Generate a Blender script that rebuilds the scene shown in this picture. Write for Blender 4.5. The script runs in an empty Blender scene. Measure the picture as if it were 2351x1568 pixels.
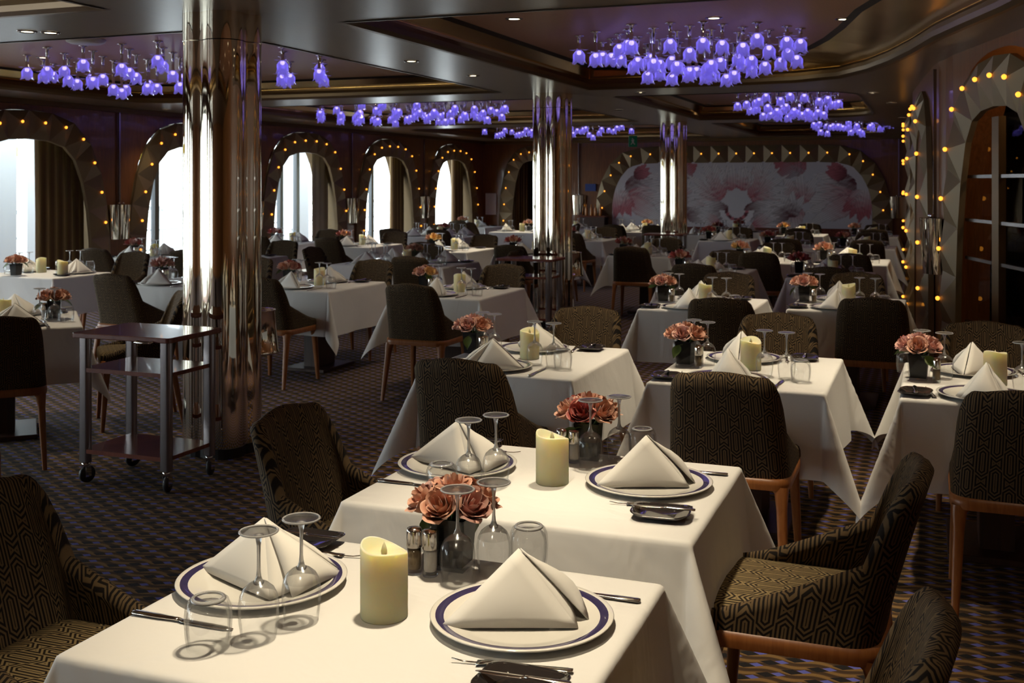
import bpy, bmesh, math, random
from mathutils import Vector, Matrix
R = random.Random(7)
S = bpy.context.scene
COL = S.collection
PI = math.pi
# ------------------------------------------------------------------ camera, world, exposure
# world axes follow the room: +Y runs down the room along the column line, +X towards the inner wall
cam_d = bpy.data.cameras.new('camera'); cam = bpy.data.objects.new('camera', cam_d); COL.objects.link(cam)
cam.location = (0, 0, 1.612); cam.rotation_euler = (PI/2, 0, math.radians(21))
cam_d.sensor_width = 36; cam_d.lens = 2500/2351*36; cam_d.shift_y = -364/2351; cam_d.clip_start = .05
cam_d.dof.use_dof = True; cam_d.dof.focus_distance = 2.7; cam_d.dof.aperture_fstop = 11.0
S.camera = cam
S.view_settings.view_transform = 'Standard'
try: S.view_settings.look = 'None'
except Exception: pass
S.view_settings.exposure = 0.0; S.view_settings.gamma = 1.0
S.view_settings.use_curve_mapping = False
cy = S.cycles
cy.use_denoising = True
cy.max_bounces = 10; cy.diffuse_bounces = 3; cy.glossy_bounces = 5; cy.transmission_bounces = 8
cy.transparent_max_bounces = 20; cy.sample_clamp_indirect = 4; cy.sample_clamp_direct = 0
cy.caustics_reflective = False; cy.caustics_refractive = False; cy.use_light_tree = True
W = bpy.data.worlds.new('sky'); S.world = W; W.use_nodes = True
bg = W.node_tree.nodes['Background']; bg.inputs[0].default_value = (.93, .975, 1.0, 1); bg.inputs[1].default_value = 8.5

ZS, ZP = 2.62, 2.84          # soffit and recessed panel heights
UL, VE = -10.2, 24.6         # window wall, end wall
ARCH_C = [10.2, 13.35, 16.5, 19.65, 22.8]

def light(name, kind, loc, power, color, **k):
    d = bpy.data.lights.new(name, kind); d.energy = power; d.color = color
    rot = k.pop('rot', (0, 0, 0))
    for a, b in k.items(): setattr(d, a, b)
    o = bpy.data.objects.new(name, d); COL.objects.link(o); o.location = loc; o.rotation_euler = rot
    return o
for c in [-5.55, -2.4, .75, 3.9, 7.05] + ARCH_C:     # daylight portals in the window openings
    p = light('window_portal', 'AREA', (UL-.62, c, 1.2), 1, (1, 1, 1), shape='RECTANGLE', size=2.3, size_y=2.3, rot=(0, -PI/2, 0))
    p.data.cycles.is_portal = True

# ------------------------------------------------------------------ materials
MAT = {}
def mat(name, color=(.5, .5, .5), rough=.5, metal=0, **k):
    m = bpy.data.materials.new(name); m.use_nodes = True; MAT[name] = m
    b = m.node_tree.nodes['Principled BSDF']
    b.inputs['Base Color'].default_value = (*color, 1); b.inputs['Roughness'].default_value = rough
    b.inputs['Metallic'].default_value = metal
    for a, v in k.items():
        b.inputs[a.replace('_', ' ')].default_value = v
    return m
class NT:
    """small helper around a node tree"""
    def __init__(s, m): s.t = m.node_tree; s.b = s.t.nodes['Principled BSDF']
    def n(s, kind, **k):
        x = s.t.nodes.new(kind)
        for a, v in k.items(): setattr(x, a, v)
        return x
    def l(s, a, b): s.t.links.new(a, b)
    def m(s, op, a, b=None, c=None):
        x = s.t.nodes.new('ShaderNodeMath'); x.operation = op
        for i, v in enumerate((a, b, c)):
            if v is None: continue
            if isinstance(v, (int, float)): x.inputs[i].default_value = v
            else: s.l(v, x.inputs[i])
        return x.outputs[0]
    def ramp(s, fac, stops, interp='LINEAR'):
        x = s.t.nodes.new('ShaderNodeValToRGB'); x.color_ramp.interpolation = interp
        e = x.color_ramp.elements
        while len(e) < len(stops): e.new(.5)
        for i, (p, c) in enumerate(stops): e[i].position = p; e[i].color = (*c, 1)
        s.l(fac, x.inputs[0]); return x.outputs[0]
    def mix(s, fac, a, b):
        x = s.t.nodes.new('ShaderNodeMix'); x.data_type = 'RGBA'
        if isinstance(fac, (int, float)): x.inputs[0].default_value = fac
        else: s.l(fac, x.inputs[0])
        for i, v in ((6, a), (7, b)):
            if isinstance(v, tuple): x.inputs[i].default_value = (*v, 1)
            else: s.l(v, x.inputs[i])
        return x.outputs[2]
    def coords(s, kind='Object', scale=(1, 1, 1)):
        c = s.n('ShaderNodeTexCoord'); mp = s.n('ShaderNodeMapping'); mp.inputs['Scale'].default_value = scale
        s.l(c.outputs[kind], mp.inputs[0]); return mp.outputs[0]
    def noise(s, vec, scale, detail=4, dist=0):
        x = s.n('ShaderNodeTexNoise'); x.inputs['Scale'].default_value = scale; x.inputs['Detail'].default_value = detail
        x.inputs['Distortion'].default_value = dist; s.l(vec, x.inputs['Vector']); return x.outputs['Fac']
    def bump(s, h, strength=.2, dist=.01):
        x = s.n('ShaderNodeBump'); x.inputs['Strength'].default_value = strength; x.inputs['Distance'].default_value = dist
        s.l(h, x.inputs['Height']); s.l(x.outputs[0], s.b.inputs['Normal'])

def wood(name, c1, c2, rough, scale=(6, 6, .6), coat=0.0):
    m = mat(name, c1, rough); n = NT(m)
    f = n.noise(n.coords('Object', scale), 6, 6, .6)
    n.l(n.ramp(f, [(.3, c1), (.7, c2)]), n.b.inputs['Base Color'])
    n.b.inputs['Coat Weight'].default_value = coat
    return m
wood('wall_wood', (.16, .055, .014), (.26, .095, .026), .34, (9, 9, .5), .2)
wood('mahogany', (.15, .040, .024), (.22, .065, .038), .25, (2, 14, 2), .3)
wood('chair_wood', (.26, .085, .020), (.36, .13, .034), .38, (14, 14, 2))
wood('panel', (.60, .36, .235), (.66, .41, .275), .45, (30, .8, 1))
wood('soffit', (.19, .155, .115), (.235, .195, .15), .30, (30, .8, 1))
wood('dark_wood', (.035, .014, .008), (.06, .022, .01), .4)
mat('bronze', (.16, .095, .04), .38, .8)
mat('gold_mirror', (.95, .70, .34), .16, 1)
mat('black_line', (.012, .008, .007), .5)
mat('facet', (.22, .155, .08), .42, .35)
mat('column_mirror', (.86, .77, .62), .035, 1)
mat('chrome', (.82, .80, .78), .07, 1)
mat('steel', (.34, .31, .31), .22, 1)
mat('silver', (.84, .80, .74), .13, 1)
mat('black_dish', (.035, .03, .03), .06, .3, Coat_Weight=.8)
mat('cloth', (.82, .80, .77), .85, Sheen_Weight=.15)
_n = NT(MAT['cloth']); _h = _n.noise(_n.coords('Object', (1, 1, .6)), 5.5, 3, .8); _n.bump(_h, .35, .03)
mat('napkin', (.86, .83, .77), .85, Sheen_Weight=.2)
mat('china', (.86, .83, .76), .12, Coat_Weight=.4)
mat('band', (.055, .045, .13), .16, .15, Coat_Weight=.6)
mat('wax', (.96, .82, .49), .5, Subsurface_Weight=.85, Subsurface_Radius=(1.0, .8, .4), Subsurface_Scale=.035)
mat('vase_black', (.008, .006, .005), .4, Specular_IOR_Level=.15)
mat('salt', (.95, .93, .9), .9)
mat('pepper', (.20, .15, .09), .95)
mat('leaf', (.085, .13, .025), .45)
mat('white_paint', (.55, .57, .58), .5)
mat('grey_frame', (.15, .165, .18), .4)
mat('yellow_paint', (.40, .27, .005), .5)
mat('deck_grey', (.16, .17, .17), .7)
mat('rubber', (.02, .018, .02), .5)
mat('beige_blind', (.62, .56, .42), .8)
mat('green_sign', (.02, .35, .17), .5)
mat('blue_sign', (.03, .06, .25), .5)
mat('lamp_white', (.8, .8, .78), .5)
mat('amber_glass', (.55, .2, .04), .15, Coat_Weight=.4)
mat('red_flower', (.4, .015, .03), .5)

def curtain_mat():
    m = mat('curtain', (.3, .2, .08), .75); n = NT(m)
    x = n.coords('Object', (1, 1, 1)); sx = n.n('ShaderNodeSeparateXYZ'); n.l(x, sx.inputs[0])
    f = n.m('FRACT', n.m('MULTIPLY', n.m('ADD', sx.outputs[0], sx.outputs[1]), 7.0))
    n.l(n.ramp(f, [(0, (.12, .06, .024)), (.5, (.42, .29, .11)), (.8, (.20, .11, .045))]), n.b.inputs['Base Color'])
curtain_mat()

def fabric_mat(name, sx, sy, dark, lite):
    """nested elongated hexagons joined by zigzag lines, from the UV map in metres"""
    m = mat(name, dark, .85, Specular_IOR_Level=.25); n = NT(m)
    uv = n.n('ShaderNodeUVMap'); sp = n.n('ShaderNodeSeparateXYZ'); n.l(uv.outputs[0], sp.inputs[0])
    a, b = .098*sx, .150*sy
    def cell(ox, oy):
        x = n.m('ABSOLUTE', n.m('SUBTRACT', n.m('FRACT', n.m('ADD', n.m('DIVIDE', sp.outputs[0], a), ox)), .5))
        y = n.m('ABSOLUTE', n.m('SUBTRACT', n.m('FRACT', n.m('ADD', n.m('DIVIDE', sp.outputs[1], b), oy)), .5))
        x = n.m('MULTIPLY', x, .098); y = n.m('MULTIPLY', y, .150)
        d = n.m('MAXIMUM', x, n.m('ADD', n.m('MULTIPLY', x, .62), n.m('MULTIPLY', n.m('SUBTRACT', y, .030), .78)))
        return d
    d = n.m('MINIMUM', cell(0, 0), cell(.5, .5))
    f = n.m('FRACT', n.m('DIVIDE', n.m('ADD', d, .0015), .0108))
    t = n.m('ABSOLUTE', n.m('SUBTRACT', f, .5))
    col = n.ramp(t, [(.20, lite), (.30, dark)])
    n.l(col, n.b.inputs['Base Color'])
    n.bump(t, .15, .002)
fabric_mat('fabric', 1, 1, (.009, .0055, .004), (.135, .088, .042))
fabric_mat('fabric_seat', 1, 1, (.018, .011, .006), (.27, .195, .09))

def carpet_mat():
    m = mat('carpet', (.05, .03, .015), .95); n = NT(m)
    c = n.coords('Object'); sp = n.n('ShaderNodeSeparateXYZ'); n.l(c, sp.inputs[0])
    X, Y = sp.outputs[0], sp.outputs[1]
    A, B = .155, .096
    def dia(ox, oy, wx, wy):
        x = n.m('MULTIPLY', n.m('ABSOLUTE', n.m('SUBTRACT', n.m('FRACT', n.m('ADD', n.m('DIVIDE', X, A), ox)), .5)), A)
        y = n.m('MULTIPLY', n.m('ABSOLUTE', n.m('SUBTRACT', n.m('FRACT', n.m('ADD', n.m('DIVIDE', Y, B), oy)), .5)), B)
        return n.m('LESS_THAN', n.m('ADD', n.m('DIVIDE', x, wx), n.m('DIVIDE', y, wy)), 1.0)
    blue = n.m('MAXIMUM', dia(0, 0, .024, .015), dia(.5, .5, .024, .015))
    black = n.m('MAXIMUM', dia(.24, .16, .036, .020), dia(.74, .66, .036, .020))
    st = n.m('FRACT', n.m('ADD', n.m('DIVIDE', Y, .048), n.m('MULTIPLY', n.m('SINE', n.m('MULTIPLY', X, 40.5)), .18)))
    base = n.ramp(st, [(.30, (.060, .027, .008)), (.45, (.27, .15, .042)), (.75, (.28, .155, .046)), (.9, (.08, .036, .011))])
    nz = n.noise(c, 220, 2)
    base = n.mix(n.m('MULTIPLY', nz, .35), base, (.03, .02, .012))
    x = n.mix(black, base, (.007, .005, .006)); x = n.mix(blue, x, (.12, .13, .50))
    n.l(x, n.b.inputs['Base Color']); n.bump(nz, .4, .003)
carpet_mat()

def glass_thin(name, tint=(.97, .98, .98), blend=.12, rough=.0, top=.9, low=.035):
    m = bpy.data.materials.new(name); m.use_nodes = True; MAT[name] = m
    t = m.node_tree; t.nodes.remove(t.nodes['Principled BSDF']); out = t.nodes['Material Output']
    tr = t.nodes.new('ShaderNodeBsdfTransparent'); tr.inputs[0].default_value = (*tint, 1)
    gl = t.nodes.new('ShaderNodeBsdfGlossy'); gl.inputs['Roughness'].default_value = rough
    lw = t.nodes.new('ShaderNodeLayerWeight'); lw.inputs[0].default_value = blend
    mx = t.nodes.new('ShaderNodeMixShader'); mr = t.nodes.new('ShaderNodeMapRange'); mr.inputs['To Min'].default_value = low; mr.inputs['To Max'].default_value = top
    t.links.new(lw.outputs['Fresnel'], mr.inputs[0]); t.links.new(mr.outputs[0], mx.inputs[0])
    t.links.new(tr.outputs[0], mx.inputs[1]); t.links.new(gl.outputs[0], mx.inputs[2]); t.links.new(mx.outputs[0], out.inputs[0])
    return m
glass_thin('glass', (.988, .990, .988), .12, .06, .50, .06)
glass_thin('glass_foot', (.975, .98, .975), .3, .18, .75, .20)
glass_thin('pane', (.93, .97, .98), .08)
m = mat('glass_solid', (1, 1, 1), .06, Transmission_Weight=.70, IOR=1.45, Coat_Weight=.6)

def emit(name, color, strength, sample=True, base=None):
    m = mat(name, base or color, .4); b = m.node_tree.nodes['Principled BSDF']
    b.inputs['Emission Color'].default_value = (*color, 1); b.inputs['Emission Strength'].default_value = strength
    if not sample: m.cycles.emission_sampling = 'NONE'
    return m
emit('amber_bulb', (1.0, .36, .035), 2.4, False)
emit('purple_bulb', (.86, .78, 1.0), 2.6)
emit('downlight_glow', (1.0, .84, .55), 12.0, False)
def petal_mat():
    m = bpy.data.materials.new('purple_glass'); m.use_nodes = True; MAT['purple_glass'] = m
    t = m.node_tree; t.nodes.remove(t.nodes['Principled BSDF']); out = t.nodes['Material Output']
    tr = t.nodes.new('ShaderNodeBsdfTransparent'); tr.inputs[0].default_value = (.62, .56, .98, 1)
    gl = t.nodes.new('ShaderNodeBsdfGlossy'); gl.inputs['Roughness'].default_value = .08; gl.inputs[0].default_value = (.9, .9, 1, 1)
    tl = t.nodes.new('ShaderNodeBsdfTranslucent'); tl.inputs[0].default_value = (.40, .34, .88, 1)
    em = t.nodes.new('ShaderNodeEmission'); em.inputs[0].default_value = (.16, .125, .52, 1); em.inputs[1].default_value = .42
    m1 = t.nodes.new('ShaderNodeMixShader'); m1.inputs[0].default_value = .5
    t.links.new(tr.outputs[0], m1.inputs[1]); t.links.new(tl.outputs[0], m1.inputs[2])
    lw = t.nodes.new('ShaderNodeLayerWeight'); lw.inputs[0].default_value = .25
    m2 = t.nodes.new('ShaderNodeMixShader'); t.links.new(lw.outputs['Fresnel'], m2.inputs[0])
    t.links.new(m1.outputs[0], m2.inputs[1]); t.links.new(gl.outputs[0], m2.inputs[2])
    ad = t.nodes.new('ShaderNodeAddShader'); t.links.new(m2.outputs[0], ad.inputs[0]); t.links.new(em.outputs[0], ad.inputs[1])
    t.links.new(ad.outputs[0], out.inputs[0]); m.cycles.emission_sampling = 'NONE'
petal_mat()

def rose_mat(name, base, mid, tip):
    m = mat(name, mid, .55, Sheen_Weight=.2); n = NT(m)
    uv = n.n('ShaderNodeUVMap'); sp = n.n('ShaderNodeSeparateXYZ'); n.l(uv.outputs[0], sp.inputs[0])
    n.l(n.ramp(sp.outputs[1], [(0, base), (.55, mid), (1, tip)]), n.b.inputs['Base Color'])
rose_mat('rose_coral', (.52, .30, .10), (.60, .25, .15), (.70, .40, .28))
rose_mat('rose_pink', (.56, .38, .20), (.62, .27, .22), (.70, .42, .34))
rose_mat('rose_red', (.30, .04, .03), (.40, .055, .045), (.45, .10, .07))
rose_mat('rose_yellow', (.70, .45, .10), (.85, .50, .14), (.85, .55, .25))
vm = mat('mural_paint', (.6, .6, .6), .45); _n = NT(vm); _a = _n.n('ShaderNodeVertexColor'); _a.layer_name = 'paint'; _n.l(_a.outputs[0], _n.b.inputs['Base Color'])

# ------------------------------------------------------------------ mesh helpers
class MB:
    def __init__(s): s.v = []; s.f = []; s.mi = []; s.sm = []; s.uv = []; s.mats = []
    def mat(s, name):
        if name not in s.mats: s.mats.append(name)
        return s.mats.index(name)
    def add(s, verts, faces, mt, smooth=False, uvs=None):
        o = len(s.v); s.v += [tuple(p) for p in verts]; i = s.mat(mt)
        for f in faces: s.f.append([o+k for k in f]); s.mi.append(i); s.sm.append(smooth)
        s.uv += list(uvs) if uvs else [(p[0], p[1]) for p in verts]
        return s
    def box(s, x0, x1, y0, y1, z0, z1, mt):
        v = [(x, y, z) for z in (z0, z1) for y in (y0, y1) for x in (x0, x1)]
        return s.add(v, [(0, 2, 3, 1), (4, 5, 7, 6), (0, 1, 5, 4), (2, 6, 7, 3), (0, 4, 6, 2), (1, 3, 7, 5)], mt)
    def lathe(s, prof, mt, n=24, c=(0, 0), smooth=True, ring=True):
        v = []; f = []; m = len(prof)
        for i in range(n):
            a = 2*PI*i/n
            for r, z in prof: v.append((c[0]+r*math.cos(a), c[1]+r*math.sin(a), z))
        for i in range(n):
            j = (i+1) % n
            for k in range(m-1): f.append((i*m+k, j*m+k, j*m+k+1, i*m+k+1))
        return s.add(v, f, mt, smooth)
    def grid(s, P, mt, smooth=True, uvs=None, closed=False):
        """P[i][j] points"""
        a, b = len(P), len(P[0]); v = [p for r in P for p in r]; f = []
        for i in range(a if closed else a-1):
            k = (i+1) % a
            for j in range(b-1): f.append((i*b+j, k*b+j, k*b+j+1, i*b+j+1))
        return s.add(v, f, mt, smooth, [q for r in uvs for q in r] if uvs else None)
    def tube(s, pts, rad, mt, n=10, smooth=True, cap=True):
        pts = [Vector(p) for p in pts]; rad = rad if isinstance(rad, (list, tuple)) else [rad]*len(pts)
        rows = []; up = None
        for i, p in enumerate(pts):
            d = (pts[min(i+1, len(pts)-1)]-pts[max(i-1, 0)]).normalized()
            x = d.orthogonal().normalized() if up is None else (up - d*up.dot(d)).normalized()
            up = x; y = d.cross(x)
            rows.append([tuple(p+(x*math.cos(2*PI*k/n)+y*math.sin(2*PI*k/n))*rad[i]) for k in range(n)])
        v = [q for r in rows for q in r]; f = []
        for i in range(len(rows)-1):
            for k in range(n): f.append((i*n+k, i*n+(k+1) % n, (i+1)*n+(k+1) % n, (i+1)*n+k))
        s.add(v, f, mt, smooth)
        if cap: s.add(rows[0], [tuple(range(n))[::-1]], mt); s.add(rows[-1], [tuple(range(n))], mt)
        return s
    def prism(s, loop, z0, z1, mt, smooth=False):
        n = len(loop); v = [(x, y, z0) for x, y in loop]+[(x, y, z1) for x, y in loop]
        f = [tuple(range(n))[::-1], tuple(range(n, 2*n))]
        s.add(v, f, mt)
        return s.add(v, [(i, (i+1) % n, n+(i+1) % n, n+i) for i in range(n)], mt, smooth)
    def mesh(s, name, weld=False, recalc=False, bevel=0):
        me = bpy.data.meshes.new(name); me.from_pydata(s.v, [], s.f)
        for m in s.mats: me.materials.append(MAT[m])
        me.polygons.foreach_set('material_index', s.mi); me.polygons.foreach_set('use_smooth', s.sm)
        l = me.uv_layers.new(name='UVMap'); li = [0]*len(me.loops); me.loops.foreach_get('vertex_index', li)
        l.data.foreach_set('uv', [c for i in li for c in s.uv[i]])
        if weld or recalc or bevel:
            bm = bmesh.new(); bm.from_mesh(me)
            if weld or bevel: bmesh.ops.remove_doubles(bm, verts=bm.verts, dist=1e-5)
            if recalc or bevel: bmesh.ops.recalc_face_normals(bm, faces=bm.faces)
            if bevel:
                bmesh.ops.bevel(bm, geom=bm.edges[:], offset=bevel, segments=2, affect='EDGES', profile=.5)
            bm.to_mesh(me); bm.free()
        me.update(); return me
def put(name, me, parent=None, loc=(0, 0, 0), rz=0, label=None, cat=None, group=None, kind=None, rot=None):
    o = bpy.data.objects.new(name, me); COL.objects.link(o); o.location = loc
    o.rotation_euler = rot or (0, 0, rz)
    if parent: o.parent = parent
    for k, v in (('label', label), ('category', cat), ('group', group), ('kind', kind)):
        if v: o[k] = v
    return o
def empty(name, loc=(0, 0, 0), rz=0, label=None, cat=None, group=None, kind=None):
    return put(name, None, None, loc, rz, label, cat, group, kind)
def rrect(hx, hy, r, n=5, cx=0, cy_=0):
    out = []
    for sx, sy, a0 in ((1, 1, 0), (-1, 1, PI/2), (-1, -1, PI), (1, -1, 1.5*PI)):
        for k in range(n+1):
            a = a0+PI/2*k/n; out.append((cx+sx*(hx-r)+r*math.cos(a), cy_+sy*(hy-r)+r*math.sin(a)))
    return out
def fill(loops, fn, mt, name, flip=False):
    """flat surface with holes: loops of 2-D points (first the outline), fn maps 2-D to 3-D"""
    bm = bmesh.new(); es = []
    for lp in loops:
        vs = [bm.verts.new((x, y, 0)) for x, y in lp]
        es += [bm.edges.new((vs[i], vs[(i+1) % len(vs)])) for i in range(len(vs))]
    bmesh.ops.triangle_fill(bm, use_beauty=True, edges=es, normal=(0, 0, 1))
    for v in bm.verts: v.co = Vector(fn(v.co.x, v.co.y))
    if flip: bmesh.ops.reverse_faces(bm, faces=bm.faces)
    me = bpy.data.meshes.new(name); bm.to_mesh(me); bm.free(); me.materials.append(MAT[mt]); return me

# ------------------------------------------------------------------ room shell
VB = -7.2
E_WALLN = 9.26        # where the inner wall bends
def wall_pt(q):       # near stretch of the inner wall, q metres back towards the camera from the bend
    return (.17+.263*q, 9.26-.965*q)
WP = [wall_pt(q) for q in (0, 3.2)]
fl = [(-13.2, VB-.1), (4.2, VB-.1), (4.2, VE+.6), (-13.2, VE+.6)]
b = MB(); b.add([(x, y, 0) for x, y in fl], [(0, 1, 2, 3)], 'carpet'); put('floor', b.mesh('floor'), kind='structure')

# arch outline: offsets of the bulbs from the centre line and their heights
HALF = [(.18, 2.345), (.52, 2.306), (.82, 2.17), (1.02, 1.872), (1.15, 1.49), (1.22, 1.095), (1.25, .70), (1.26, .30)]
def bulbs(sx=1.0): return [(-x*sx, z) for x, z in HALF[::-1]] + [(x*sx, z) for x, z in HALF]
def normals(P):
    N = []
    for i in range(len(P)):
        a, c = P[max(i-1, 0)], P[min(i+1, len(P)-1)]
        dx, dz = c[0]-a[0], c[1]-a[1]; L = math.hypot(dx, dz); N.append((-dz/L, dx/L))
    return N
def mids(P):
    M = [(P[0][0], .06)] + [((P[i][0]+P[i+1][0])/2, (P[i][1]+P[i+1][1])/2) for i in range(len(P)-1)] + [(P[-1][0], .06)]
    return M
def smooth_curve(P, n=4):
    out = []
    for i in range(len(P)-1):
        p0, p1, p2, p3 = P[max(i-1, 0)], P[i], P[i+1], P[min(i+2, len(P)-1)]
        for k in range(n):
            t = k/n; q = []
            for a in (0, 1):
                q.append(.5*((2*p1[a])+(-p0[a]+p2[a])*t+(2*p0[a]-5*p1[a]+4*p2[a]-p3[a])*t*t+(-p0[a]+3*p1[a]-3*p2[a]+p3[a])*t**3))
            out.append(tuple(q))
    out.append(P[-1]); return out
def offset_curve(P, d):
    N = normals(P); return [(p[0]-n[0]*d, p[1]-n[1]*d) for p, n in zip(P, N)]
def opening(sx=1.0, inset=.15):
    P = bulbs(sx); M = mids(P); C = offset_curve(M, -inset)          # towards the inside
    C = [(x, max(z, .06)) for x, z in C]
    return smooth_curve(C, 3)
def arch_trim(n, fn, sx=1.0, label=None, depth=.10, P=None, inner=.15, outer=.20):
    """faceted surround: one four-sided pyramid for each amber bulb; fn(offset, z, out) gives the place"""
    P = P or bulbs(sx); M = mids(P); I = offset_curve(M, -inner); O = offset_curve(M, outer)
    b = MB()
    for i, p in enumerate(P):
        q = [I[i], I[i+1], O[i+1], O[i]]
        v = [fn(x, max(z, .05), .035) for x, z in q] + [fn(p[0], p[1], depth)]
        b.add(v, [(0, 1, 4), (1, 2, 4), (2, 3, 4), (3, 0, 4)], 'facet')
    for C in (I, O):
        b.grid([[fn(x, max(z, .05), -.01), fn(x, max(z, .05), .035)] for x, z in C], 'facet', False)
    o = put('trim_%d' % n, b.mesh('trim', recalc=True), kind='structure', label=label)
    for p in P:
        put('amber_bulb', BULB, o, fn(p[0], p[1], depth+.012))
    return o
b = MB(); b.lathe([(0.001, -.018), (.010, -.015), (.0155, -.006), (.017, .004), (.012, .013), (.001, .018)], 'amber_bulb', 10); BULB = b.mesh('bulb')

# window wall with seven arched openings (the two nearest lie outside the frame)
ALLC = [-5.55, -2.4, .75, 3.9, 7.05] + ARCH_C
holes = []
for c in ALLC:
    o = opening(); holes.append([(c+x, z) for x, z in o])
put('wall_left', fill([[(VB, 0), (VE, 0), (VE, 3.0), (VB, 3.0)]] + holes, lambda x, y: (UL, x, y), 'wall_wood', 'wall_left'), kind='structure')
b = MB()
for h in holes:
    b.grid([[(UL, x, z), (UL-.62, x, z)] for x, z in h], 'facet', True)
    b.add([(UL, h[0][0], .06), (UL-.62, h[0][0], .06), (UL-.62, h[-1][0], .06), (UL, h[-1][0], .06)], [(0, 1, 2, 3)], 'facet')
put('trim_40', b.mesh('reveals'), kind='structure', label='deep bronze reveals lining the arched windows')
for i, c in enumerate(ALLC):
    if i < 4: continue
    arch_trim(i, lambda x, z, d, c=c: (UL+d, c+x, z))
# outer skin with square window holes and glazing
sk = [[(VB, -.3), (VE, -.3), (VE, 3.2), (VB, 3.2)]] + [[(c-1.3, .04), (c+1.3, .04), (c+1.3, 2.5), (c-1.3, 2.5)] for c in ALLC]
put('wall_outer', fill(sk, lambda x, y: (UL-.66, x, y), 'grey_frame', 'wall_outer'), kind='structure')
for i, c in enumerate(ALLC):
    b = MB(); x0 = UL-.75
    bars = {5: (-.9, -.28, 1.0), 6: (-1.0, .05), 7: (-.62, .28, .82), 8: (-.25, .55), 9: (-.25, .45)}.get(i, (-.4, .5))
    for a in bars:
        b.box(x0, x0+.08, c+a-.05, c+a+.05, .04, 2.5, 'grey_frame')
    b.box(x0, x0+.08, c-1.3, c+1.3, 2.44, 2.5, 'grey_frame'); b.box(x0, x0+.08, c-1.3, c+1.3, .04, .12, 'grey_frame')
    w = put('window_%d' % (i+1), b.mesh('window_frame'), kind='structure')
    g = MB(); g.box(x0+.03, x0+.036, c-1.3, c+1.3, .1, 2.46, 'pane'); put('pane', g.mesh('pane'), w)

# curtains gathered on the far side of the openings, a pale blind in the third
def curtain(y0, y1, label, mt='curtain', x=UL-.3, z1=2.42, amp=.05, waves=7, group=None):
    P = []; n = waves*8
    for i in range(n+1):
        y = y0+(y1-y0)*i/n; a = 2*PI*waves*i/n
        P.append([(x+amp*math.sin(a), y, z1), (x+amp*1.15*math.sin(a+.2), y+.01, 1.2), (x+amp*1.3*math.sin(a+.35), y, .07)])
    b = MB(); b.grid(P, mt); b.grid([[(p[0]-.012, p[1], p[2]) for p in r] for r in P], mt)
    put('curtain', b.mesh('curtain'), label=label, cat='curtain', group=group)
curtain(10.62, 11.45, 'olive brown gathered curtain in the nearest arched window at the left', waves=6)
curtain(13.95, 14.6, 'olive brown gathered curtain in the arch behind the nearest column', waves=5)
curtain(17.2, 17.75, 'pale beige curtain panel in the third arched window', 'beige_blind', amp=.012, waves=3)
curtain(20.30, 20.85, 'olive brown gathered curtain in the fourth arched window', waves=6)
curtain(23.45, 24.0, 'olive brown gathered curtain in the fifth arched window', waves=6)

# what stands outside the windows: a white open deck with railing
b = MB(); b.box(-16, -10.95, VB, VE+2, -.35, -.05, 'deck_grey'); put('deck', b.mesh('deck'), kind='structure')
b = MB(); b.box(-14.2, -14.0, 6, 17, 2.05, 2.2, 'yellow_paint'); put('deck_awning_beam', b.mesh('beam'), label='yellow beam across the top of the nearest window view', cat='beam')
def out_post(y, x, w, label):
    b = MB(); b.box(x, x+w, y, y+w, -.05, 3.0, 'white_paint'); put('deck_post', b.mesh('post'), label=label, cat='post', group='white deck posts outside')
for k, (x, y, w) in enumerate([(-13.0, 12.1, .35), (-13.6, 13.4, .2), (-13.2, 16.9, .3), (-13.4, 20.5, .5), (-13.2, 26.5, .5), (-13.2, 22.6, .25)]):
    out_post(y, x, w, 'white painted post standing on the open deck outside the windows')
r = empty('deck_railing', (-14.5, 8, -.05), label='white deck railing seen through the arched windows', cat='railing')
b = MB(); b.box(-.04, .04, 0, 22, 1.12, 1.2, 'white_paint'); put('top_rail', b.mesh('rail'), r)
b = MB(); b.box(-.02, .02, 0, 22, .3, .34, 'white_paint').box(-.02, .02, 0, 22, .7, .74, 'white_paint'); put('lower_rail', b.mesh('rail'), r)
st = MB().box(-.03, .03, -.03, .03, 0, 1.12, 'white_paint').mesh('stanchion')
for k in range(12): put('stanchion', st, r, (0, k*2, 0))
b = MB(); b.box(-13.6, -13.3, 9.0, 10.9, -.05, 2.7, 'white_paint'); b.box(-13.3, -13.28, 9.1, 10.8, 1.1, 1.3, 'deck_grey').box(-13.3, -13.28, 9.1, 10.8, 2.0, 2.1, 'deck_grey')
put('deck_house', b.mesh('deck_house'), label='white deckhouse wall outside the nearest window', cat='deckhouse')

# end wall, inner wall, back walls
EH = [[(-10.4, 0), (4.2, 0), (4.2, 3.0), (-10.4, 3.0)]]
A6 = -8.85
EH.append([(A6+x, z) for x, z in opening(.62)])
put('wall_end', fill(EH, lambda x, y: (x, VE, y), 'wall_wood', 'wall_end'), kind='structure')
arch_trim(11, lambda x, z, d: (A6+x, VE-d, z), .62)
b = MB(); o6 = opening(.62)
b.grid([[(A6+x, VE, z), (A6+x, VE+.55, z)] for x, z in o6], 'facet', True)
b.box(A6-.8, A6+.8, VE+.5, VE+.55, 0, 2.5, 'dark_wood'); put('trim_41', b.mesh('niche'), kind='structure', label='dark recess behind the curtained arch on the end wall')
def curtain_x(x0, x1, label):
    P = []; n = 40
    for i in range(n+1):
        x = x0+(x1-x0)*i/n; a = 2*PI*5*i/n
        P.append([(x, VE+.3+.04*math.sin(a), 2.35), (x, VE+.3+.05*math.sin(a+.3), .07)])
    b = MB(); b.grid(P, 'curtain'); put('curtain', b.mesh('curtain'), label=label, cat='curtain')
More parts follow.
